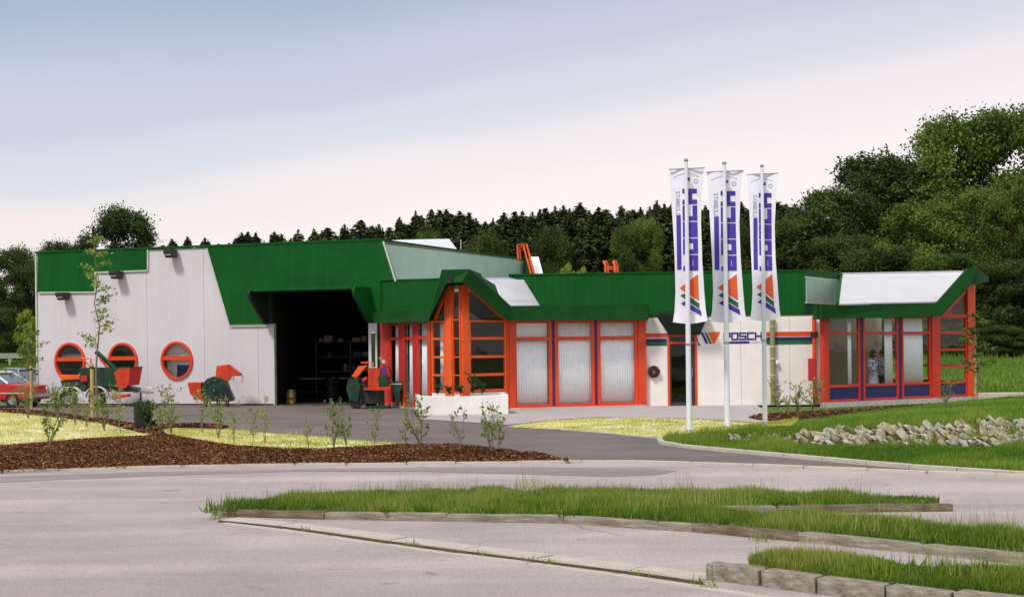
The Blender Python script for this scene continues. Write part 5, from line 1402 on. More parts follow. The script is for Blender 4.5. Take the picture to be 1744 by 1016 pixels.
# ============================================================ PEOPLE in the right wing
def person(name, label, loc, rz, hgt, top_mat, leg_mat, skirt, arms, hair_long):
    t = thing(name, label, 'person', loc, rz, group='people standing in the right wing')
    k = hgt / 1.72
    J = {'pel': (0, 0, .93), 'wst': (0, .01, 1.08), 'chs': (0, 0, 1.30), 'nck': (0, .01, 1.45), 'hb': (0, -.01, 1.53), 'hd': (0, -.015, 1.62), 'ht': (0, 0, 1.69),
         'hl': (.09, 0, .88), 'kl': (.10, -.01, .48), 'al': (.10, .02, .09), 'tl': (.11, -.13, .04),
         'hr': (-.09, 0, .88), 'kr': (-.10, .01, .48), 'ar': (-.11, .03, .09), 'tr': (-.12, -.12, .04),
         'sl': (.17, 0, 1.40), 'sr': (-.17, 0, 1.40)}
    J.update(arms)
    Ed = [('pel', 'wst'), ('wst', 'chs'), ('chs', 'nck'), ('nck', 'hb'), ('hb', 'hd'), ('hd', 'ht'), ('pel', 'hl'), ('hl', 'kl'), ('kl', 'al'), ('al', 'tl'), ('pel', 'hr'), ('hr', 'kr'), ('kr', 'ar'), ('ar', 'tr'),
          ('chs', 'sl'), ('sl', 'el'), ('el', 'wl'), ('wl', 'fl'), ('chs', 'sr'), ('sr', 'er'), ('er', 'wr'), ('wr', 'fr')]
    Rd = {'pel': (.15, .11), 'wst': (.125, .09), 'chs': (.155, .11), 'nck': (.055, .055), 'hb': (.065, .07), 'hd': (.083, .10), 'ht': (.05, .06), 'hl': (.09, .09), 'kl': (.058, .06), 'al': (.04, .045), 'tl': (.035, .03),
          'hr': (.09, .09), 'kr': (.058, .06), 'ar': (.04, .045), 'tr': (.035, .03), 'sl': (.06, .06), 'sr': (.06, .06), 'el': (.042, .042), 'er': (.042, .042), 'wl': (.027, .03), 'wr': (.027, .03), 'fl': (.030, .018), 'fr': (.030, .018)}
    names = list(J); me = bpy.data.meshes.new('body')
    me.from_pydata([tuple(c * k for c in J[n]) for n in names], [(names.index(a), names.index(b)) for a, b in Ed], [])
    o = bpy.data.objects.new('body', me); link(o, t, WM[t.name])
    sk_ = o.modifiers.new('skin', 'SKIN'); sk_.use_smooth_shade = True
    for i, n in enumerate(names):
        me.skin_vertices[0].data[i].radius = (Rd[n][0] * k, Rd[n][1] * k); me.skin_vertices[0].data[i].use_root = n == 'pel'
    o.modifiers.new('sub', 'SUBSURF').levels = 2; o.modifiers['sub'].render_levels = 2
    # colour by height: skin, top, legs
    m, tt, b = new_mat(name + ' body'); c = N(tt, 'ShaderNodeTexCoord'); s = N(tt, 'ShaderNodeSeparateXYZ'); tt.links.new(c.outputs['Object'], s.inputs[0])
    b.inputs['Base Color'].default_value = M['skin'].node_tree.nodes['Principled BSDF'].inputs['Base Color'].default_value
    m = M['skin']; me.materials.append(m)
    # clothes: shaped shells over the body
    def shell(nm, secs, mat, seg=20):
        mb = MB(); 
        for (z, rx, ry, y0) in secs:
            for i in range(seg):
                a = 2 * math.pi * i / seg; mb.v.append((rx * k * math.cos(a), (y0 + ry * math.sin(a)) * k, z * k))
        for j in range(len(secs) - 1):
            for i in range(seg): a = j * seg + i; c_ = j * seg + (i + 1) % seg; mb.f.append((a, c_, c_ + seg, a + seg)); mb.m.append(0)
        make(nm, mb, M[mat], t, local=True, smooth=True)
    shell('top', [(.86, .185, .135, 0), (1.0, .165, .12, 0), (1.12, .15, .115, 0), (1.30, .185, .135, 0), (1.40, .19, .115, .0), (1.455, .11, .08, .005), (1.48, .07, .065, .01)], top_mat)
    if skirt: shell('skirt', [(.50, .23, .18, 0), (.72, .20, .15, 0), (.93, .175, .128, 0), (1.0, .16, .118, 0)], leg_mat)
    else:
        for sg in ('l', 'r'):
            make('trouser_leg', MB().tube([[c * k for c in J['h' + sg]], [c * k for c in J['k' + sg]], [c * k for c in J['a' + sg]]], [.105 * k, .078 * k, .07 * k], 12), M[leg_mat], t, local=True, smooth=True)
    for sg in ('l', 'r'):
        S_, E_ = Vector(J['s' + sg]) * k, Vector(J['e' + sg]) * k
        make('sleeve', MB().tube([S_ + Vector((0, 0, .02)), S_.lerp(E_, .5), S_.lerp(E_, .85)], [.075 * k, .062 * k, .062 * k], 12), M[top_mat], t, local=True, smooth=True)
    # hair, face
    hc = Vector(J['hd']) * k; mb = MB(); hb_ = MB()
    hb_.lathe([(.0, .115), (.06, .105), (.093, .05), (.098, -.01), (.092, -.06 if not hair_long else -.12), (.06, -.08 if not hair_long else -.15)], (hc.x, hc.y + .028, hc.z + .01), seg=18)
    make('hair', hb_, M['hair'], t, local=True, smooth=True)
    mb = MB().tube([(hc.x, hc.y - .098, hc.z + .015), (hc.x, hc.y - .118, hc.z - .02), (hc.x, hc.y - .098, hc.z - .028)], [.008, .014, .008], 8)
    for sx in (-1, 1): mb.lathe([(0, -.02), (.018, -.01), (.02, .01), (0, .02)], (hc.x + sx * .09, hc.y, hc.z - .005), 'x', 8)
    make('nose_and_ears', mb, M['skin'], t, local=True, smooth=True)
    mb = MB()
    for sx in (-1, 1): mb.lathe([(0, -.006), (.012, -.002), (.012, .004), (0, .006)], (hc.x + sx * .032, hc.y - .095, hc.z + .02), 'y', 8)
    mb.box(hc.x - .022, hc.x + .022, hc.y - .1, hc.y - .09, hc.z - .058, hc.z - .05)
    make('eyes_and_mouth', mb, M['hair'], t, local=True)
    # fingers
    for sg in ('l', 'r'):
        W_, F_ = Vector(J['w' + sg]) * k, Vector(J['f' + sg]) * k; d = (F_ - W_).normalized(); sd = d.cross(Vector((0, 1, .2))).normalized(); mb = MB()
        for q in range(4):
            b0 = F_ + sd * (.024 - .016 * q); ln = (.055, .065, .06, .045)[q]
            mb.tube([b0, b0 + d * ln * .6, b0 + d * ln + Vector((0, -.012, 0))], [.009, .008, .006], 6)
        b0 = W_.lerp(F_, .4) + sd * .028; mb.tube([b0, b0 + (d + sd).normalized() * .03, b0 + (d * 1.4 + sd).normalized() * .055], [.010, .009, .006], 6)
        make('fingers', mb, M['skin'], t, local=True, smooth=True)
    return t
pg1 = at(1488, 670, 48.05); pg2 = at(1503, 670, 48.5)
arm_a = {'el': (.24, .02, 1.16), 'wl': (.22, -.08, .95), 'fl': (.22, -.12, .88), 'er': (-.25, .02, 1.15), 'wr': (-.22, -.10, .97), 'fr': (-.20, -.15, .91)}
arm_b = {'el': (.24, .03, 1.15), 'wl': (.16, -.20, 1.12), 'fl': (.10, -.26, 1.15), 'er': (-.24, .03, 1.15), 'wr': (-.14, -.20, 1.12), 'fr': (-.08, -.26, 1.15)}
person('person', 'woman in a violet patterned white blouse behind the middle window of the right wing', (pg1.x, 48.05, .10), R(35), 1.66, 'blouse', 'shirt', True, arm_a, True)
person('person', 'person in white shirt and dark trousers, standing right of the woman in the patterned blouse', (pg2.x, 48.5, .10), R(-35), 1.66, 'shirt', 'cloth_dark', False, arm_b, False)

# ============================================================ MACHINES
def at0(px, py_ground, z=0.0): return gr(px, py_ground, z)
def wheel(root, x, y, z, r, w_, name='wheel', rim='steel'):
    Mx = WM[root.name] @ Matrix.Translation((x, y, z))
    wh = make(name, MB().lathe([(r * .55, -w_ / 2), (r * .9, -w_ / 2), (r, -w_ * .3), (r, w_ * .3), (r * .9, w_ / 2), (r * .55, w_ / 2)], axis='y', seg=24), M['tyre'], root, Mx, smooth=True)
    make('rim', MB().lathe([(0, -w_ * .42), (r * .2, -w_ * .46), (r * .25, -w_ * .3), (r * .5, -w_ * .32), (r * .56, -w_ * .5), (r * .56, w_ * .5), (0, w_ * .4)], axis='y', seg=20), M[rim], wh, Mx)
    return wh
# 1: wheeled saw and conveyor machine in front of the two left round windows. local x right, y away, 1 px ~ .0224 m
D1_ = 52.5
k1 = D1_ / FPX
c1 = at(185, 699, D1_); c1.z = 0.0
m1_ = thing('trailer_machine', 'dark green wheeled firewood machine with red hopper before the two left round windows', 'machine', tuple(c1))
X = lambda px: (px - 185) * k1
Z = lambda py: max(0.0, (699 - py) * k1)
def mp_(name, pts, y0, y1, mat, root, XX, ZZ, bevel=.01):
    return make(name, MB().prism([(XX(a), ZZ(b)) for a, b in pts], y0, y1, 'y'), M[mat], root, local=True, bevel=bevel)
mp_('chassis', [(122, 662), (210, 662), (236, 668), (236, 674), (122, 672)], -.35, .35, 'dark_metal', m1_, X, Z)
mp_('engine_housing', [(143, 632), (200, 632), (207, 642), (205, 664), (143, 664)], -.45, .45, 'machine_green', m1_, X, Z)
mp_('feed_table', [(104, 644), (142, 645), (142, 651), (112, 652)], -.4, .4, 'orange_bright', m1_, X, Z)
mp_('lower_housing', [(108, 653), (143, 652), (143, 664), (112, 664)], -.35, .35, 'dark_metal', m1_, X, Z)
# red hopper: open box tapering down, shade of one side put into a darker red
hx = [(201, 641), (213, 632), (244, 632), (240, 650), (238, 660), (226, 666), (208, 668)]
mp_('hopper', [(201, 641), (213, 633), (229, 633), (226, 660), (221, 667), (208, 669)], -.5, -.1, 'machine_red', m1_, X, Z)
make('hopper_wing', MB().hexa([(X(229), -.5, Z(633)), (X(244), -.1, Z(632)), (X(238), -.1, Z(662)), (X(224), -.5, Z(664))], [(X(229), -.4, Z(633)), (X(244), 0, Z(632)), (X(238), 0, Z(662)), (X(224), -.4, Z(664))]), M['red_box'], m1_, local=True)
mp_('footplate', [(196, 680), (224, 677), (226, 682), (199, 686)], -.5, -.15, 'machine_red', m1_, X, Z)
# conveyor boom
make('conveyor_boom', MB().tube([(X(166), -.1, Z(605)), (X(196), -.1, Z(633))], .085, 4), M['machine_green'], m1_, local=True)
make('boom_ram', MB().tube([(X(174), -.2, Z(617)), (X(186), -.2, Z(632))], .04, 8), M['machine_red'], m1_, local=True)
make('handle_bar', MB().tube([(X(144), -.3, Z(616)), (X(160), -.3, Z(617)), (X(160), -.3, Z(634))], .03, 6).tube([(X(147), -.3, Z(617)), (X(158), -.3, Z(630))], .025, 6), M['orange_bright'], m1_, local=True)
wheel(m1_, X(124), -.45, .32, .32, .20); wheel(m1_, X(172), -.45, .32, .32, .20); 
def mudguard(root, x, z, r, w0, w1, mat):
    mb = MB(); K = 14; vs = []; fs = []
    for i in range(K + 1):
        a = R(5) + R(170) * i / K
        for rr in (r, r + .03):
            for y in (w0, w1): vs.append((x + rr * math.cos(a), y, z + rr * math.sin(a)))
    for i in range(K):
        a = 4 * i; fs += [(a, a + 4, a + 5, a + 1), (a + 2, a + 3, a + 7, a + 6), (a, a + 2, a + 6, a + 4), (a + 1, a + 5, a + 7, a + 3)]
    fs += [(0, 1, 3, 2), (4 * K, 4 * K + 2, 4 * K + 3, 4 * K + 1)]
    make('mudguard', mb.add(vs, fs), M[mat], root, local=True)
mudguard(m1_, X(128), .33, .42, -.6, -.3, 'white_roof'); mudguard(m1_, X(172), .33, .42, -.6, -.3, 'white_roof')
mp_('drawbar', [(228, 670), (262, 674), (262, 678), (228, 676)], -.06, .06, 'steel', m1_, X, Z, .004)
make('jack_leg', MB().tube([(X(240), 0, .0), (X(240), 0, .55)], .035, 8), M['dark_metal'], m1_, local=True)
mp_('white_board', [(218, 666), (262, 666), (262, 670), (218, 670)], .35, .40, 'white_roof', m1_, X, Z, .004)

for px in (150, 166, 182): make('panel_rib', MB().box(X(px) - .02, X(px) + .02, -.475, -.45, Z(662), Z(634)), M['dark_metal'], m1_, local=True)
make('hopper_rim', MB().tube([(X(213), -.5, Z(633)), (X(229), -.5, Z(633)), (X(244), -.1, Z(632))], .02, 6), M['dark_metal'], m1_, local=True)
make('hose', MB().tube([(X(190), -.48, Z(660)), (X(200), -.55, Z(672)), (X(212), -.5, Z(670)), (X(218), -.4, Z(664))], .018, 8), M['black'], m1_, local=True, smooth=True)
make('control_box', MB().box(X(146), X(156), -.55, -.455, Z(655), Z(645)), M['red_box'], m1_, local=True)
# 2: red and green bird-shaped chipper
D2_ = 51.2; k2_ = D2_ / FPX
c2 = at(368, 692, D2_); c2.z = 0
m2_ = thing('wood_chipper', 'small green wood chipper with tall red bent chute standing before the blank white wall', 'machine', tuple(c2))
X = lambda px: (px - 368) * k2_
Z = lambda py: max(0.0, (692 - py) * k2_)
mp_('rotor_housing', [(345, 662), (348, 652), (355, 644), (366, 640), (378, 642), (388, 650), (391, 660), (400, 680), (388, 683), (352, 682), (346, 674)], -.22, .22, 'machine_green', m2_, X, Z, .03)
mp_('infeed_hopper', [(323, 650), (346, 650), (345, 664), (350, 683), (343, 679), (327, 670)], -.3, .3, 'machine_red', m2_, X, Z)
mp_('discharge_chute', [(371, 622), (391, 620), (413, 637), (411, 640), (396, 640), (391, 648), (372, 649), (369, 641)], -.16, .16, 'machine_red', m2_, X, Z, .02)
for y in (-.15, .15): make('flap_frame', MB().tube([(X(397), y, Z(641)), (X(398), y, Z(651)), (X(413), y, Z(651)), (X(413), y, Z(639))], .018, 6), M['trim'], m2_, local=True)
mp_('belt_guard', [(378, 655), (392, 657), (401, 682), (384, 684)], -.30, -.225, 'black', m2_, X, Z)
for px, py in ((350, 693), (372, 694), (388, 694)):
    for y in (-.18, .18): make('leg', MB().tube([(X(px), y, 0), (X(px) * .9, y, .3)], .03, 8), M['machine_green'], m2_, local=True)
make('collar', MB().lathe([(.18, -.03), (.2, -.03), (.2, .03), (.18, .03)], (X(366), 0, Z(644)), 'z', 16), M['brass'], m2_, local=True)

for r_, y_ in ((.36, -.235), (.12, -.26)): make('flange_ring', MB().lathe([(r_ - .035, y_ + .01), (r_ - .035, y_ - .015), (r_, y_ - .015), (r_, y_ + .01)], (X(369), 0, Z(663)), 'y', 24), M['dark_metal'], m2_, local=True)
for i in range(8):
    a = i * math.pi / 4; make('bolt', MB().lathe([(0, -.27), (.018, -.265), (.018, -.24)], (X(369) + .34 * math.cos(a), 0, Z(663) + .34 * math.sin(a)), 'y', 6), M['steel'], m2_, local=True)
make('drive_shaft', MB().tube([(X(369), -.24, Z(663)), (X(369), -.42, Z(663))], .03, 8), M['steel'], m2_, local=True)
make('chute_hinge', MB().tube([(X(391), -.17, Z(622)), (X(391), .17, Z(622))], .022, 8), M['dark_metal'], m2_, local=True)
# 3: log splitter with tall mast beside the workshop door
D3_ = 48.3; k3_ = D3_ / FPX
c3 = at(640, 702, D3_); c3.z = 0
m3_ = thing('log_splitter', 'green and orange log splitter with tall green mast standing right of the workshop door', 'machine', tuple(c3))
X = lambda px: (px - 640) * k3_
Z = lambda py: max(0.0, (702 - py) * k3_)
mp_('mast', [(634, 574), (640, 574), (640, 632), (634, 632)], -.06, .06, 'machine_green', m3_, X, Z, .006)
mp_('mast_cap', [(633.3, 572.5), (640.7, 572.5), (640.7, 574.5), (633.3, 574.5)], -.07, .07, 'trim', m3_, X, Z, 0)
mp_('mast_clamp', [(633, 624), (638, 624), (638, 632), (633, 632)], -.12, -.065, 'brass', m3_, X, Z, .004)
mp_('red_cabinet', [(629, 633), (651, 633), (650, 647), (646, 650), (648, 668), (629, 668)], -.28, .12, 'machine_red', m3_, X, Z)
mp_('guard_panel', [(601, 647), (613, 630), (628, 629), (616, 642), (609, 650)], -.3, .0, 'orange_bright', m3_, X, Z)
mp_('guard_bar', [(616, 623), (630, 622), (631, 626), (617, 626)], -.2, -.1, 'machine_red', m3_, X, Z)
mp_('side_lever', [(618, 652), (626, 647), (628, 652), (620, 657)], -.25, -.15, 'machine_red', m3_, X, Z)
mp_('red_shield', [(653, 620), (661, 640), (666, 660), (660, 660), (654, 650), (650, 632)], -.05, .12, 'machine_red', m3_, X, Z)
mp_('splitting_table', [(622, 668), (668, 665), (668, 671), (640, 672), (622, 670)], -.4, .2, 'machine_red', m3_, X, Z)
mp_('hydraulic_tank', [(646, 647), (660, 645), (664, 668), (648, 668)], -.32, -.1, 'machine_green', m3_, X, Z)
mp_('blue_valve', [(652, 633), (659, 633), (659, 644), (652, 644)], -.34, -.2, 'print_blue', m3_, X, Z)
make('gauge', MB().lathe([(0, -.03), (.07, -.03), (.07, .03), (0, .03)], (X(655), -.25, Z(623)), 'y', 16), M['trim'], m3_, local=True)
make('gauge', MB().lathe([(0, -.03), (.05, -.03), (.05, .03), (0, .03)], (X(650), -.2, Z(617)), 'y', 16), M['steel'], m3_, local=True)
make('hose', MB().tube([(X(656), -.3, Z(634)), (X(664), -.35, Z(630)), (X(668), -.3, Z(645)), (X(662), -.3, Z(662))], .02, 8).tube([(X(646), -.3, Z(633)), (X(648), -.38, Z(622)), (X(653), -.3, Z(626))], .018, 8), M['black'], m3_, local=True, smooth=True)
mp_('tractor_hitch', [(596, 652), (612, 650), (616, 664), (612, 690), (598, 688), (592, 668)], -.35, .25, 'machine_green', m3_, X, Z)
mp_('dark_frame', [(606, 650), (628, 652), (630, 668), (648, 671), (648, 694), (602, 694), (600, 676)], -.15, .3, 'dark_metal', m3_, X, Z)
mp_('column', [(646, 670), (655, 670), (655, 698), (646, 698)], -.1, .08, 'machine_green', m3_, X, Z)
mp_('pump_unit', [(666, 657), (687, 657), (687, 670), (682, 674), (682, 690), (676, 690), (668, 676)], -.15, .15, 'machine_green', m3_, X, Z)
mp_('pump_strap', [(668, 660), (686, 660), (686, 662), (668, 662)], -.17, -.152, 'trim', m3_, X, Z, 0)
mp_('base_plate', [(622, 700), (664, 699), (665, 703), (622, 703.5)], -.35, .3, 'machine_green', m3_, X, lambda p: (704 - p) * k3_)
wheel(m3_, X(608), -.2, .24, .24, .16, rim='dark_metal'); wheel(m3_, X(632), .1, .22, .22, .14, rim='dark_metal')

# ============================================================ CARS far left
def car(label, loc, rz, L, col_mat, roof_mat, hgt):
    t = thing('parked_car', label, 'car', loc, rz, group='cars parked at the left edge')
    h = hgt
    body = [(-L / 2, .28), (L / 2, .28), (L / 2, .62), (L / 2 - .08, .80), (L * .24, .90), (-L * .42, .92), (-L / 2, .78)]
    mb = MB(); wd = .82; sec = []
    for y, s_, dz in ((-wd, .97, -.0), (-wd + .06, 1, 0), (wd - .06, 1, 0), (wd, .97, 0)): sec.append([(x * s_, y, z + (.03 if abs(y) > .8 and z < .4 else 0)) for x, z in body])
    k = len(body); vs = [p for s_ in sec for p in s_]; fs = [tuple(reversed(range(k))), tuple(range(3 * k, 4 * k))]
    for j in range(3):
        for i in range(k): a = j * k + i; b_ = j * k + (i + 1) % k; fs.append((a, b_, b_ + k, a + k))
    bd = make('body', mb.add(vs, fs), M[col_mat], t, local=True, bevel=.04)
    # cabin
    x0, x1, x2, x3 = -L * .46, -L * .30, L * .06, L * .26
    def ring_(y, ins): return [(x0, y, .90), (x3, y, .90), (x2, y * .84, h - .03), (x1, y * .84, h - .03)]
    a = ring_(-.78, 0); b = ring_(.78, 0)
    make('cabin_glass', MB().hexa([(x0 + .02, -.77, .9), (x3 - .02, -.77, .9), (x2, -.64, h - .06), (x1, -.64, h - .06)], [(x0 + .02, .77, .9), (x3 - .02, .77, .9), (x2, .64, h - .06), (x1, .64, h - .06)]), M['car_glass'], t, local=True, bevel=.03)
    make('roof', MB().prism([(x1 - .12, h - .07), (x2 + .12, h - .07), (x2 + .02, h), (x1, h)], -.66, .66, 'y'), M[roof_mat], t, local=True, bevel=.03)
    for y0, y1 in ((-.78, -.65), (.78, .65)):
        for (xa, xb) in ((x0, x1 - .06), (x3, x2 + .06), ((x0 + x3) / 2 - .05, (x1 + x2) / 2)): make('pillar', MB().tube([(xa, y0, .9), (xb, y1, h - .05)], .035, 6), M[roof_mat], t, local=True)
    for sx in (-.30, .31):
        for sy in (-.74, .74): wheel(t, L * sx, sy, .30, .30, .19)
    make('bumper', MB().box(L / 2 - .02, L / 2 + .10, -.80, .80, .36, .50), M['steel'], t, local=True, bevel=.03)
    make('bumper', MB().box(-L / 2 - .10, -L / 2 + .02, -.80, .80, .36, .50), M['steel'], t, local=True, bevel=.03)
    for sy in (-.6, .6): make('headlight', MB().lathe([(0, L / 2 + .02), (.09, L / 2 + .01), (.10, L / 2 - .04)], (0, sy, .66), 'x', 14), M['trim'], t, local=True)
    for sy in (-.6, .6): make('tail_light', MB().box(-L / 2 - .015, -L / 2 + .02, sy - .12, sy + .12, .60, .72), M['red_box'], t, local=True)
    make('side_trim', MB().box(-L * .45, L * .45, -.84, -.825, .52, .56), M['trim'], t, local=True)
    return t
M['car_glass'] = paint('car window glass', (.10, .13, .17), .05, .1, 2, spec=1.0)
M['car_silver'] = paint('silver blue car paint', (.34, .38, .44), .25, .05, 2, metal=.4)
M['car_red'] = paint('red car paint', (.45, .03, .02), .25, .06, 2)
M['car_roof_reflection'] = paint('white reflection on car roof', (.75, .75, .76), .3, .05, 2)  # sky reflection on the red car's roof, painted as white
cA = at(-2, 690, 53.5)
car('red car with white reflecting roof parked at the left edge behind the saplings', (cA.x - .1, 53.5, 0), R(-10), 3.6, 'car_red', 'car_roof_reflection', 1.36)
cB = at(62, 690, 57.5)
car('silver blue car half hidden behind the white left corner of the workshop', (cB.x - .35, 58.0, 0), R(-52), 3.9, 'car_silver', 'car_silver', 1.42)

# ============================================================ GUARD RAIL at the left
gd = thing('guard_rail', 'pale metal guard rail along the raised road at the left edge', 'guard rail', tuple(at(20, 610, 75)))
p0_, p1_ = at(-160, 606, 72), at(120, 605, 80)
zg = p0_.z
dd = (p1_ - p0_); nseg = 5
for i in range(nseg):
    a, b = p0_ + dd * (i / nseg), p0_ + dd * ((i + 1) / nseg - .002)
    make('rail_beam', MB().hexa([a + Vector((0, 0, -.14)), b + Vector((0, 0, -.14)), b + Vector((0, 0, .14)), a + Vector((0, 0, .14))], [a + Vector((0, .06, -.14)), b + Vector((0, .06, -.14)), b + Vector((0, .06, .14)), a + Vector((0, .06, .14))]), M['steel_pale'] if 'steel_pale' in M else M['trim'], gd)
    c = a + Vector((0, .1, 0)); make('post', MB().box(c.x - .05, c.x + .05, c.y, c.y + .1, terrain_z(c.x, c.y) - .3, c.z + .1), M['trim'], gd)

# ============================================================ TREES
def leaf_cloud(P, Nn, size, aspect=.6, jitter=.9):
    """quads at P facing roughly Nn"""
    n = len(P); d = Nn + rng.normal(0, jitter, (n, 3)); d /= np.linalg.norm(d, axis=1)[:, None] + 1e-9
    r = rng.normal(0, 1, (n, 3)); u = np.cross(d, r); u /= np.linalg.norm(u, axis=1)[:, None] + 1e-9; v = np.cross(d, u)
    s = (size * (.55 + .9 * rng.random(n)))[:, None]
    u = u * s; v = v * s * aspect
    V = np.stack([P - u, P - v * .9 + u * .1, P + u, P + v * .9 - u * .1], 1).reshape(-1, 3)
    return V, np.arange(4 * n).reshape(-1, 4)
def broad_crown(name, mat, seed, w_=4.0, h=12.0, base=1.0, nb=46, leaves=20000, size=.17, top=.5, ragged=.25):
    """crown of overlapping leaf clumps inside an egg-shaped envelope"""
    rs = np.random.default_rng(seed); C = []; Rr = []
    while len(C) < nb:
        t = rs.random() ** .85; z = base + (h - base) * t
        rad = w_ * max(0.0, 1 - abs((t - .48) / (.62 if t > .48 else .75)) ** 2.6) ** .6
        a = rs.random() * 6.283; q = rs.random() ** .45
        r_ = rs.uniform(.12, .27) * w_
        C.append(((rad - r_ * .7) * q * math.cos(a), (rad - r_ * .7) * q * math.sin(a), min(z, h - r_ * .8))); Rr.append(r_)
    C = np.array(C); Rr = np.array(Rr)
    k = rs.choice(nb, leaves, p=Rr ** 2 / (Rr ** 2).sum())
    d = rs.normal(0, 1, (leaves, 3)); d /= np.linalg.norm(d, axis=1)[:, None]
    sh = .35 + .75 * rs.random(leaves) ** .6; sh += (rs.random(leaves) < .2) * rs.random(leaves) * ragged * 2
    off = np.stack([noise_arr(d * 2.2 + C[k] * .7)] * 3, 1)[:, :1]
    P = C[k] + d * (Rr[k] * sh)[:, None] * (1 + .9 * off) * np.array([1, 1, .8])
    # drop leaves buried deep inside other clumps
    V, F = leaf_cloud(P, d, size)
    tone = .45 + .6 * (rs.random(nb)[k] - .5) + .25 * (rs.random(leaves) - .5) 
    return fast_mesh(name, V, F, mat, np.clip(tone, 0, 1))
def noise_arr(Q): return np.array([noise.noise(Vector(q)) for q in Q])
def trunk_mesh(name, h, r, seed, limbs=7, crook=.15, spread=.45):
    rr = random.Random(seed); mb = MB(); pts = []; x = y = 0
    for i in range(7):
        pts.append((x, y, h * i / 6)); x += rr.uniform(-crook, crook); y += rr.uniform(-crook, crook)
    mb.tube(pts, [r * (1 - .12 * i) * (1.35 if i == 0 else 1) for i in range(7)], 8)
    for j in range(limbs):
        f = rr.uniform(.35, .95); k = min(5, int(f * 6)); b = Vector(pts[k]).lerp(Vector(pts[k + 1]), f * 6 - k); a = rr.uniform(0, 6.28); l = h * rr.uniform(.3, .55) * (1.2 - f * .5)
        e = b + Vector((math.cos(a) * spread * l, math.sin(a) * spread * l, l * .7)); m_ = b.lerp(e, .5) + Vector((0, 0, -.08 * l))
        mb.tube([b, m_, e], [r * .42, r * .28, r * .1], 6)
    me = mesh(name, mb, M['bark_dark'], smooth=True); return me
def spruce_crown(name, mat, seed, h=13.0, w_=2.2, n=9000):
    rs = np.random.default_rng(seed); V = []; F = []; Rn = []; o_ = 0
    levels = 44; Pp_ = []; Nn = []
    for L in range(levels):
        t = (L + rs.random() * .5) / levels; z = .6 + (h - .8) * t; rad = w_ * (1 - t) ** .58 * rs.uniform(.5, 1.25) + .08
        nbr = int(7 + 9 * (1 - t))
        for b in range(nbr):
            a = 6.283 * (b + rs.random()) / nbr; ln = rad * rs.uniform(.75, 1.15); m_ = max(4, int(n / levels / nbr * (.5 + 1.2 * (1 - t))))
            s = rs.random(m_) ** .6
            droop = -.28 * ln * s + .12 * ln * s ** 2
            x = np.cos(a) * ln * s; y = np.sin(a) * ln * s; wdt = .42 * ln * (1 - s * .6) 
            la = rs.normal(0, 1, m_) * wdt * .6
            P = np.stack([x - np.sin(a) * la, y + np.cos(a) * la, z + droop - np.abs(la) * .3 + rs.normal(0, .16, m_)], 1); Pp_.append(P)
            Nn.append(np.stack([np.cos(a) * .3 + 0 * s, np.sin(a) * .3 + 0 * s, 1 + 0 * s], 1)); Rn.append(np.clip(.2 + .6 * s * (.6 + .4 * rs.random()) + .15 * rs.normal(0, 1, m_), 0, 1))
    # leader
    m_ = 60; z = rs.random(m_); Pp_.append(np.stack([rs.normal(0, .05, m_) * (1 - z), rs.normal(0, .05, m_) * (1 - z), h - 1.0 + z * 1.1], 1)); Nn.append(np.tile([0, .5, 1.], (m_, 1))); Rn.append(np.full(m_, .4))
    P = np.concatenate(Pp_); Q = np.concatenate(Nn)
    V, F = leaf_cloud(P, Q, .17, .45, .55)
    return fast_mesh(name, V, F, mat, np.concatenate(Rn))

def plant_tree(name, label, cat, crown, trunk, loc, s, rz, group, sz=None):
    Mx = Matrix.Translation(loc) @ Matrix.Rotation(rz, 4, 'Z') @ Matrix.Diagonal((s, s, sz or s, 1))
    t = thing(name, label, cat, M=Mx, group=group)
    for nm, me in (('crown', crown), ('trunk', trunk)):
        link(bpy.data.objects.new(nm, me), t, Mx)
    return t
# spruce forest: tips follow the skyline of the wood
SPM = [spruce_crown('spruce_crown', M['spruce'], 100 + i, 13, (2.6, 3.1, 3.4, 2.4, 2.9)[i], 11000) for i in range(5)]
SPT = trunk_mesh('spruce_trunk', 12, .16, 3, 0, .02)
sky_pts = [(-80, 432), (40, 422), (230, 420), (270, 421), (350, 411), (440, 407), (500, 402), (560, 398), (600, 390), (650, 380), (700, 372), (750, 366), (800, 374), (850, 373), (900, 372), (960, 362), (1000, 355), (1040, 362), (1085, 362), (1110, 356), (1140, 348), (1180, 350), (1240, 352), (1290, 356), (1330, 346), (1360, 362), (1400, 372), (1480, 372), (1560, 380)]
def skyl(px): return float(np.interp(px, [p[0] for p in sky_pts], [p[1] for p in sky_pts]))
rt = random.Random(12); sp_list = []
px = 250
while px < 1560:
    sp_list.append((px, rt.uniform(-4.3, 1) ** 2 * 1.2 - 12, rt.uniform(104, 126))); px += rt.uniform(9, 19)
px = 262
while px < 1560:
    sp_list.append((px, rt.uniform(4, 45), rt.uniform(96, 104))); px += rt.uniform(17, 30)
sp_list.sort()
def where(px):
    for lim, txt in ((430, 'peeping over the left part of the workshop roof'), (560, 'behind the middle of the workshop roof'), (660, 'behind the right end of the workshop roof'), (730, 'behind the left half of the white skylight'), (800, 'at the right end of the white skylight'), (870, 'behind the pale green sheets'), (940, 'behind the tall orange ladder'), (1010, 'left of the small orange ladder top'), (1070, 'behind the small orange ladder top'), (1140, 'just left of the leftmost flag'), (1230, 'behind the left and middle flags'), (1320, 'behind the rightmost flag'), (1420, 'right of the flags'), (1700, 'under the tall trees')):
        if px < lim: return txt
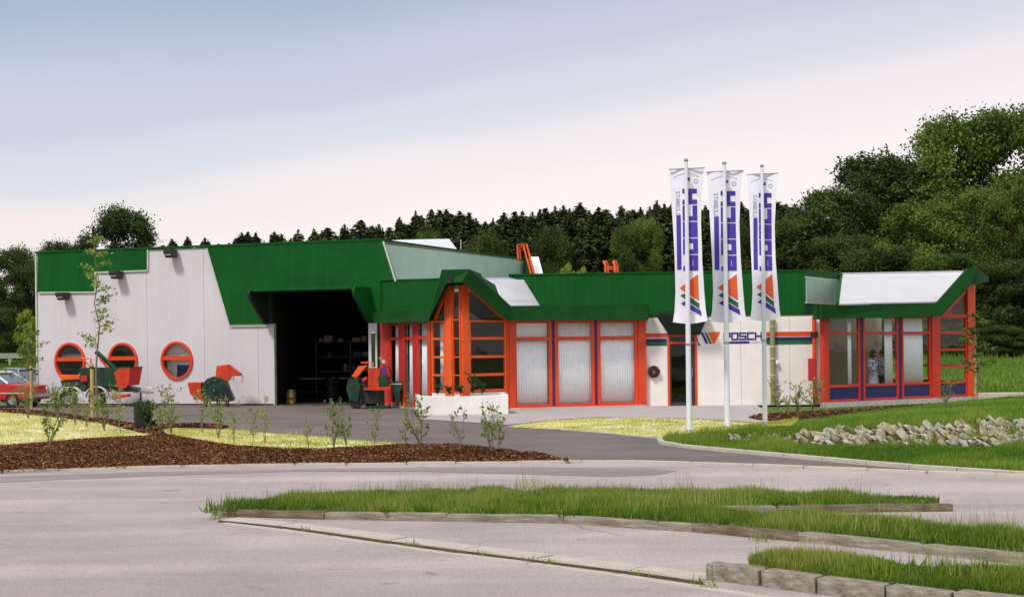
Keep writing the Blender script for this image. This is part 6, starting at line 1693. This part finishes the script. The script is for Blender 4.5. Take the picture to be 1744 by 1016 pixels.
ORD = ['first', 'second', 'third', 'fourth', 'fifth', 'sixth', 'seventh', 'eighth', 'ninth', 'tenth', 'eleventh', 'twelfth', 'thirteenth', 'fourteenth', 'fifteenth', 'sixteenth', 'seventeenth', 'eighteenth', 'nineteenth', 'twentieth', 'twenty-first', 'twenty-second', 'twenty-third', 'twenty-fourth', 'twenty-fifth', 'twenty-sixth', 'twenty-seventh', 'twenty-eighth', 'twenty-ninth', 'thirtieth']
seen = {}
for i, (px, dy, D) in enumerate(sp_list):
    topz = at(px, skyl(px) + dy, D).z; p = at(px, 500, D); gz = terrain_z(p.x, D)
    hgt = topz - gz; s = hgt / 13.1; wh = where(px); k = seen.get(wh, 0); seen[wh] = k + 1
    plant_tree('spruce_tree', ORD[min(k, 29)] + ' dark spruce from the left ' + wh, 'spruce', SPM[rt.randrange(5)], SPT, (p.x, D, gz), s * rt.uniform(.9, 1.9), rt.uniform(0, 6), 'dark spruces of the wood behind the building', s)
# broad-leaved trees
BD = [broad_crown('broad_crown', M['broad_dark'], 200 + i, 4.0, 12, .8, 95, 44000, .098, (.55, .7, .45)[i]) for i in range(3)]
BL = [broad_crown('broad_crown', M['broad_light'], 300 + i, 4.0, 12, .6, 90, 44000, .098, (.55, .75)[i]) for i in range(2)]
BT = [trunk_mesh('broad_trunk', 9, .28, 20 + i, 9) for i in range(3)]
def broad(px, topy, D, wpx, light, label, group='tall broad-leaved trees at the right', name='broad_tree'):
    p = at(px, 500, D); gz = terrain_z(p.x, D); hgt = at(px, topy, D).z - gz; wr = wpx / FPX * D / 2
    cr = rt.choice(BL if light else BD); Mx = Matrix.Translation((p.x, D, gz - .2)) @ Matrix.Rotation(rt.uniform(0, 6), 4, 'Z') @ Matrix.Diagonal((wr / 3.9, wr / 3.9, hgt / 11.9, 1))
    t = thing(name, label, 'tree', M=Mx, group=group)
    link(bpy.data.objects.new('crown', cr), t, Mx); link(bpy.data.objects.new('trunk', rt.choice(BT)), t, Mx)
broad(1425, 318, 100, 190, 0, 'dark tree forming the lower left shoulder of the tall trees at the right')
broad(1495, 262, 104, 210, 0, 'tall dark tree left of centre in the group behind the right wing')
broad(1570, 270, 106, 200, 0, 'dark tree with uneven top between the shoulder and the tallest crown')
broad(1440, 400, 94, 170, 0, 'dark tree low behind the pale glazed end of the green parapet')
broad(1645, 200, 102, 240, 1, 'tallest green crown beside the gap of sky at upper right')
broad(1740, 185, 100, 240, 1, 'huge green tree cut by the right edge of the picture')
broad(1565, 345, 90, 170, 1, 'lighter green tree rising right above the white roof of the wing')
broad(1655, 320, 90, 180, 1, 'full mid green tree behind the peak of the right wing')
broad(1728, 318, 86, 150, 1, 'light green lower tree at the right edge')
broad(1500, 420, 86, 180, 0, 'dark low tree just above the white roof of the wing')
broad(1600, 430, 84, 170, 1, 'low mid green tree behind the rising green gable of the wing')
broad(1690, 440, 84, 170, 0, 'dark tree beside the wing reaching down to the meadow')
broad(1780, 400, 86, 180, 0, 'dark tree at the far right edge reaching down to the meadow')
broad(1375, 366, 100, 130, 0, 'dark rounded tree just right of the rightmost flag')
broad(1100, 372, 98, 80, 1, 'lighter green tree among the spruces left of the flags', 'lighter trees among the spruces')
broad(730, 392, 97, 70, 1, 'lighter green round tree rising behind the white skylight', 'lighter trees among the spruces')
broad(940, 385, 97, 80, 0, 'rounded dark tree among the spruces above the tall orange ladder', 'lighter trees among the spruces')
broad(1250, 372, 97, 80, 0, 'rounded dark tree glimpsed between the middle and rightmost flags', 'lighter trees among the spruces')
broad(1068, 385, 96, 70, 1, 'second lighter green tree among the spruces, behind the small orange ladder top', 'lighter trees among the spruces')
broad(830, 395, 96, 90, 0, 'rounded tree among the spruces above the pale green sheets', 'lighter trees among the spruces')
broad(1335, 372, 97, 100, 0, 'rounded dark tree directly behind the rightmost flag', 'lighter trees among the spruces')
# left
broad(205, 352, 105, 150, 0, 'large round dark tree rising above the stepped green cladding at the left', 'trees at the left')
broad(96, 408, 98, 75, 0, 'low dark tree showing over the left corner of the workshop', 'trees at the left')
broad(140, 412, 104, 70, 0, 'small dark tree between the corner tree and the large round tree', 'trees at the left')
broad(32, 418, 92, 90, 0, 'dark tree filling the gap left of the workshop', 'trees at the left')
broad(-20, 428, 90, 90, 0, 'dark tree at the left edge of the picture', 'trees at the left')
broad(50, 450, 88, 80, 0, 'dark lower tree beside the white corner of the workshop', 'trees at the left')
broad(5, 520, 84, 70, 0, 'dark bush at the left edge above the guard rail', 'trees at the left', 'bush')
broad(-12, 480, 86, 70, 0, 'dark undergrowth tree at the far left above the guard rail', 'trees at the left')
# undergrowth below the tall trees
ug = [(1430, 520, 82, 'low bush at the wood edge hidden behind the pale glazed end of the parapet'), (1500, 520, 80, 'low bush at the wood edge right behind the white roof'), (1620, 545, 82, 'low bush seen through the end windows of the right wing'), (1665, 540, 82, 'low dark bush immediately right of the orange corner post'), (1702, 548, 80, 'low dark bush between the corner post and the right edge'), (1745, 552, 80, 'low dark bush at the right edge above the meadow')]
for px, ty, D, lb in ug:
    broad(px, ty, D, 95, 0, lb, 'undergrowth at the edge of the wood', 'bush')

def shrub_mesh(seed, mat, h=1.2, stems=4, leaves=170, size=.035, spread=.35, trunk_mat='bark', narrow=False, low=.2):
    """young plant: bare stems carrying loose leaves; returns (stem mesh, foliage mesh)"""
    rr = random.Random(seed); mb = MB(); P = []
    for s in range(stems):
        a = rr.uniform(0, 6.28); lean = rr.uniform(.2, 1) * spread; hh = h * rr.uniform(.7, 1.0); pts = [Vector((0, 0, 0))]
        for i in range(1, 5):
            f = i / 4; pts.append(Vector((math.cos(a) * lean * f * hh + rr.uniform(-.03, .03), math.sin(a) * lean * f * hh + rr.uniform(-.03, .03), hh * f)))
        mb.tube(pts, [.011, .009, .007, .005, .003], 5)
        for j in range(rr.randint(3, 6)):
            f = rr.uniform(low, .95); k = min(3, int(f * 4)); b = pts[k].lerp(pts[k + 1], f * 4 - k); aa = rr.uniform(0, 6.28); l = h * rr.uniform(.12, .28)
            e = b + Vector((math.cos(aa) * l * .7, math.sin(aa) * l * .7, l * .8)); mb.tube([b, e], [.004, .002], 4)
            for q in range(max(2, leaves // (stems * 5))): P.append(b.lerp(e, rr.uniform(.3, 1.1)) + Vector((rr.gauss(0, .03), rr.gauss(0, .03), rr.gauss(0, .03))))
    P = np.array([tuple(p) for p in P]); V, F = leaf_cloud(P, np.tile([0, -.3, .8], (len(P), 1)), size, .6, .9)
    cl = np.clip(.5 + .3 * rng.normal(0, 1, len(P)), 0, 1)
    return mesh('stem', mb, M[trunk_mat]), fast_mesh('foliage', V, F, M[mat], cl)
SH = [shrub_mesh(400 + i, 'shrub', 1.2, (3, 5, 2, 4, 6)[i], (165, 250, 110, 190, 330)[i], .037, (.35, .5, .15, .4, .45)[i]) for i in range(5)]
SD = [shrub_mesh(450 + i, 'shrub_dark', 1.0, 9, 900, .045, .45, low=.05) for i in range(2)]
def put_shrub(px, py, toppy, k, label, z=.08, wide=1.0, grp='young shrubs planted in the bark mulch', set_=None, name='young_shrub'):
    g = gr(px, py, z); h = (py - toppy) / FPX * g.y; sm, fm = (set_ or SH)[k]
    Mx = Matrix.Translation(g - Vector((0, 0, .03))) @ Matrix.Rotation(rt.uniform(0, 6), 4, 'Z') @ Matrix.Diagonal((h / 1.2 * wide, h / 1.2 * wide, h / 1.2, 1))
    t = thing(name, label, 'shrub', M=Mx, group=grp)
    link(bpy.data.objects.new('stem', sm), t, Mx); link(bpy.data.objects.new('foliage', fm), t, Mx)
L_ = [
 (82, 766, 655, 1, 'sapling shrub standing in front of the first round window, at the yellow lawn edge'),
 (30, 705, 655, 0, 'small shrub at the left edge in front of the red car'),
 (48, 712, 640, 3, 'thin shrub between the red car and the staked sapling'),
 (100, 716, 640, 4, 'leafy shrub just right of the leftmost timber stake'),
 (128, 724, 650, 1, 'leafy shrub in front of the white mudguards'),
 (148, 726, 668, 3, 'small shrub at the foot of the young tree'),
 (178, 732, 640, 4, 'shrub covering the lower part of the trailer machine'),
 (205, 735, 655, 0, 'thin shrub below the red hopper'),
 (292, 742, 652, 1, 'wide pale leaved shrub under the third round window'),
 (272, 738, 668, 3, 'low shrub beside the dark container plant'),
 (345, 735, 655, 0, 'thin shrub left of the wood chipper'),
 (372, 745, 660, 3, 'shrub in front of the wood chipper'),
 (398, 752, 680, 2, 'single stemmed shrub right of the wood chipper'),
 (430, 757, 690, 0, 'small shrub on the narrow yellow lawn'),
 (452, 752, 672, 2, 'slender shrub at the white door corner'),
 (525, 765, 712, 2, 'very small shrub in the mulch below the workshop door'),
 (568, 764, 676, 1, 'bushy shrub in the mulch right below the dark doorway'),
 (590, 760, 690, 3, 'shrub beside the bushy one, left of the log splitter'),
 (637, 762, 690, 0, 'thin shrub in front of the log splitter'),
 (718, 767, 668, 1, 'shrub with several bare stems in front of the left end of the planter wall'),
 (690, 764, 700, 2, 'small leaning shrub left of the planter wall'),
 (783, 768, 685, 0, 'single shrub in front of the middle of the planter wall'),
 (838, 772, 668, 3, 'tall thin shrub in front of the right end of the planter wall'),
 (852, 771, 690, 2, 'slanting shrub nearest the tip of the mulch bed'),
]
for a in L_: put_shrub(*a, wide=.95)
put_shrub(255, 732, 660, 1, 'dark leafy evergreen in a tall black container between mulch and forecourt', set_=SD, wide=1.2, grp='dark planted shrubs', name='evergreen_shrub')
pc = thing('plant_container', 'tall narrow black plant container at the tip of the mulch bed', 'container', tuple(gr(242, 729, .05)))
make('tub', MB().lathe([(0, 0), (.17, 0), (.20, .04), (.21, .62), (.23, .64), (.23, .68), (.19, .68), (.19, .6), (0, .6)], seg=16), M['black'], pc, local=True, smooth=False)
make('soil', MB().lathe([(.185, .61), (0, .615)], seg=16), M['earth'], pc, local=True)
# shrubs by the right part of the wall and on the bank
for i, (px, py, ty, k, w_, lab) in enumerate(((1325, 702, 643, 1, 1.1, 'shrub at the foot of the olive rain pipe'), (1356, 703, 640, 4, 1.1, 'fullest leafy shrub against the white wall'), (1384, 704, 640, 1, 1.2, 'shrub below the dark red box'), (1340, 702, 665, 3, 1, 'low shrub between the rain pipe and the fullest shrub'), (1402, 704, 655, 0, 1, 'small shrub at the left corner of the right wing'))):
    g = gr(px, py, 0.0); put_shrub(px, py, ty, k, lab, z=.03, wide=w_, grp='shrubs against the white wall')
put_shrub(1608, 695, 640, 1, 'reddish young shrub in front of the last blue panel of the wing', z=.2, grp='shrubs against the white wall')
# young trees with stakes
def sapling_mesh(seed, h, leaves, top_only=.35, mat='shrub', size=.06, width=.5, tiers=13):
    rr = random.Random(seed); mb = MB(); P = []
    pts = [Vector((rr.uniform(-.03, .03) * i, rr.uniform(-.03, .03), h * i / 8)) for i in range(9)]
    mb.tube(pts, [.038 - .0042 * i for i in range(9)], 8)
    for j in range(tiers):
        f = top_only + (1 - top_only) * (j + rr.random() * .6) / tiers; z = h * f; a = rr.uniform(0, 6.28); l = width * (1.15 - f) * rr.uniform(.7, 1.3) + .10
        b = Vector((0, 0, z)); e = b + Vector((math.cos(a) * l, math.sin(a) * l, l * .45)); mb.tube([b, b.lerp(e, .5) + Vector((0, 0, -.02)), e], [.012, .008, .004], 5)
        for q in range(leaves // tiers):
            s = rr.uniform(.25, 1.15); P.append(b.lerp(e, s) + Vector((rr.gauss(0, .09), rr.gauss(0, .09), rr.gauss(0, .035))))
    P = np.array([tuple(p) for p in P]); V, F = leaf_cloud(P, np.tile([0, -.2, 1.], (len(P), 1)), size, .55, .6)
    return mesh('trunk', mb, M['bark'], smooth=True), fast_mesh('crown', V, F, M[mat], np.clip(.5 + .25 * rng.normal(0, 1, len(P)), 0, 1))
def sapling(px, py, toppy, seed, leaves, to, label, z=.06, width=.5, size=.06, mat='shrub', tiers=13):
    g = gr(px, py, z); h = (py - toppy) / FPX * g.y; a, b = sapling_mesh(seed, h, leaves, to, mat, size, width, tiers); Mx = Matrix.Translation(g)
    t = thing('young_tree', label, 'tree', M=Mx, group='young staked trees'); link(bpy.data.objects.new('trunk', a), t, Mx); link(bpy.data.objects.new('crown', b), t, Mx)
    return g
def stake(px, py, toppy, r, label, z=.05):
    g = gr(px, py, z); h = (py - toppy) / FPX * g.y
    o = thing('timber_stake', label, 'stake', tuple(g), group='timber tree stakes')
    make('pole', MB().tube([(0, 0, 0), (0, 0, h)], [r, r * .95], 10), M['wood'], o, local=True, smooth=True)
    make('tie', MB().lathe([(r + .004, h - .16), (r + .014, h - .15), (r + .014, h - .11), (r + .004, h - .10)], seg=12), M['black'], o, local=True)
sapling(165.5, 712, 398, 501, 900, .37, 'tall thin young tree before the stepped cladding, tied to a timber stake', width=.62, size=.055, tiers=17)
stake(157.5, 714, 618, .055, 'thick timber stake left of the tall young tree')
sapling(53, 697, 556, 502, 560, .30, 'young pale leaved tree tied to a stake beside the white corner of the workshop', width=.75, size=.06, tiers=12)
stake(53.5, 699, 622, .045, 'slim timber stake in front of the white corner of the workshop')
sapling(1664, 672, 535, 503, 700, .25, 'slim young tree just right of the right wing', z=.35, width=.5, mat='broad_light')
stake(1661.5, 672, 598, .05, 'timber stake right of the right wing', z=.35)
# yellow-green bushes
YB = broad_crown('bush_crown', M['yellow_bush'], 410, 1.0, 2.4, .1, 26, 9000, .05, .6)
def ybush(px, py0, py1, D, wpx, label):
    p = at(px, py1, D); gz = p.z; h = (py1 - py0) / FPX * D; Mx = Matrix.Translation((p.x, D, gz)) @ Matrix.Diagonal((wpx / 2 / FPX * D, wpx / 2 / FPX * D, h / 2.4, 1))
    t = thing('leafy_bush', label, 'bush', M=Mx); link(bpy.data.objects.new('crown', YB), t, Mx); link(bpy.data.objects.new('trunk', SPTb), t, Mx)
SPTb = trunk_mesh('bush_trunk', 1.6, .05, 9, 5)
ybush(44, 528, 630, 62, 46, 'bright yellow green bush left of the white corner of the workshop')
ybush(966, 450, 560, 66, 34, 'yellow green treetop peeping over the green parapet right of the tall ladder')
ybush(992, 456, 560, 66, 30, 'smaller yellow green treetop peeping over the green parapet, left of the small ladder')
# plants in the planter
def plant(px, D, z, h, wd, label, mat_i=0):
    p = at(px, 650, D); sm, fm = SD[mat_i]; Mx = Matrix.Translation((p.x, D, z)) @ Matrix.Rotation(rt.uniform(0, 6), 4, 'Z') @ Matrix.Diagonal((wd, wd, h, 1))
    t = thing('planter_plant', label, 'plant', M=Mx, group='green plants in the planter wall'); link(bpy.data.objects.new('stem', sm), t, Mx); link(bpy.data.objects.new('foliage', fm), t, Mx)
for px, h, wd, lab in ((745, .38, .5, 'low green plant at the left end of the planter'), (765, .32, .5, 'low plant below the left orange post of the bay'), (785, .34, .5, 'low plant between the two big orange posts'), (806, .62, .55, 'tallest green plant in the planter, right of the big orange post'), (822, .40, .5, 'green plant near the right end of the planter')):
    plant(px, 43.2, .60, h, wd, lab, int(px) % 2)
# weeds on the meadow edge: tall grass band in front of the wood
Pm = np.stack([rng.uniform(17, 48, 30000), rng.uniform(52, 90, 30000), np.zeros(30000)], 1)
Pm[:, 2] = [terrain_z(x, y) for x, y in Pm[:, :2]]
Pl = np.stack([rng.uniform(-40, -19, 9000), rng.uniform(58, 84, 9000), np.zeros(9000)], 1)
Pl[:, 2] = [terrain_z(x, y) for x, y in Pl[:, :2]]
blade_obj('meadow_grass', [blades(Pm, .10, .35, .06, clump=.2, tone=.35), blades(Pl, .10, .3, .06, clump=.2, tone=.35)], M['grass_lawn'])
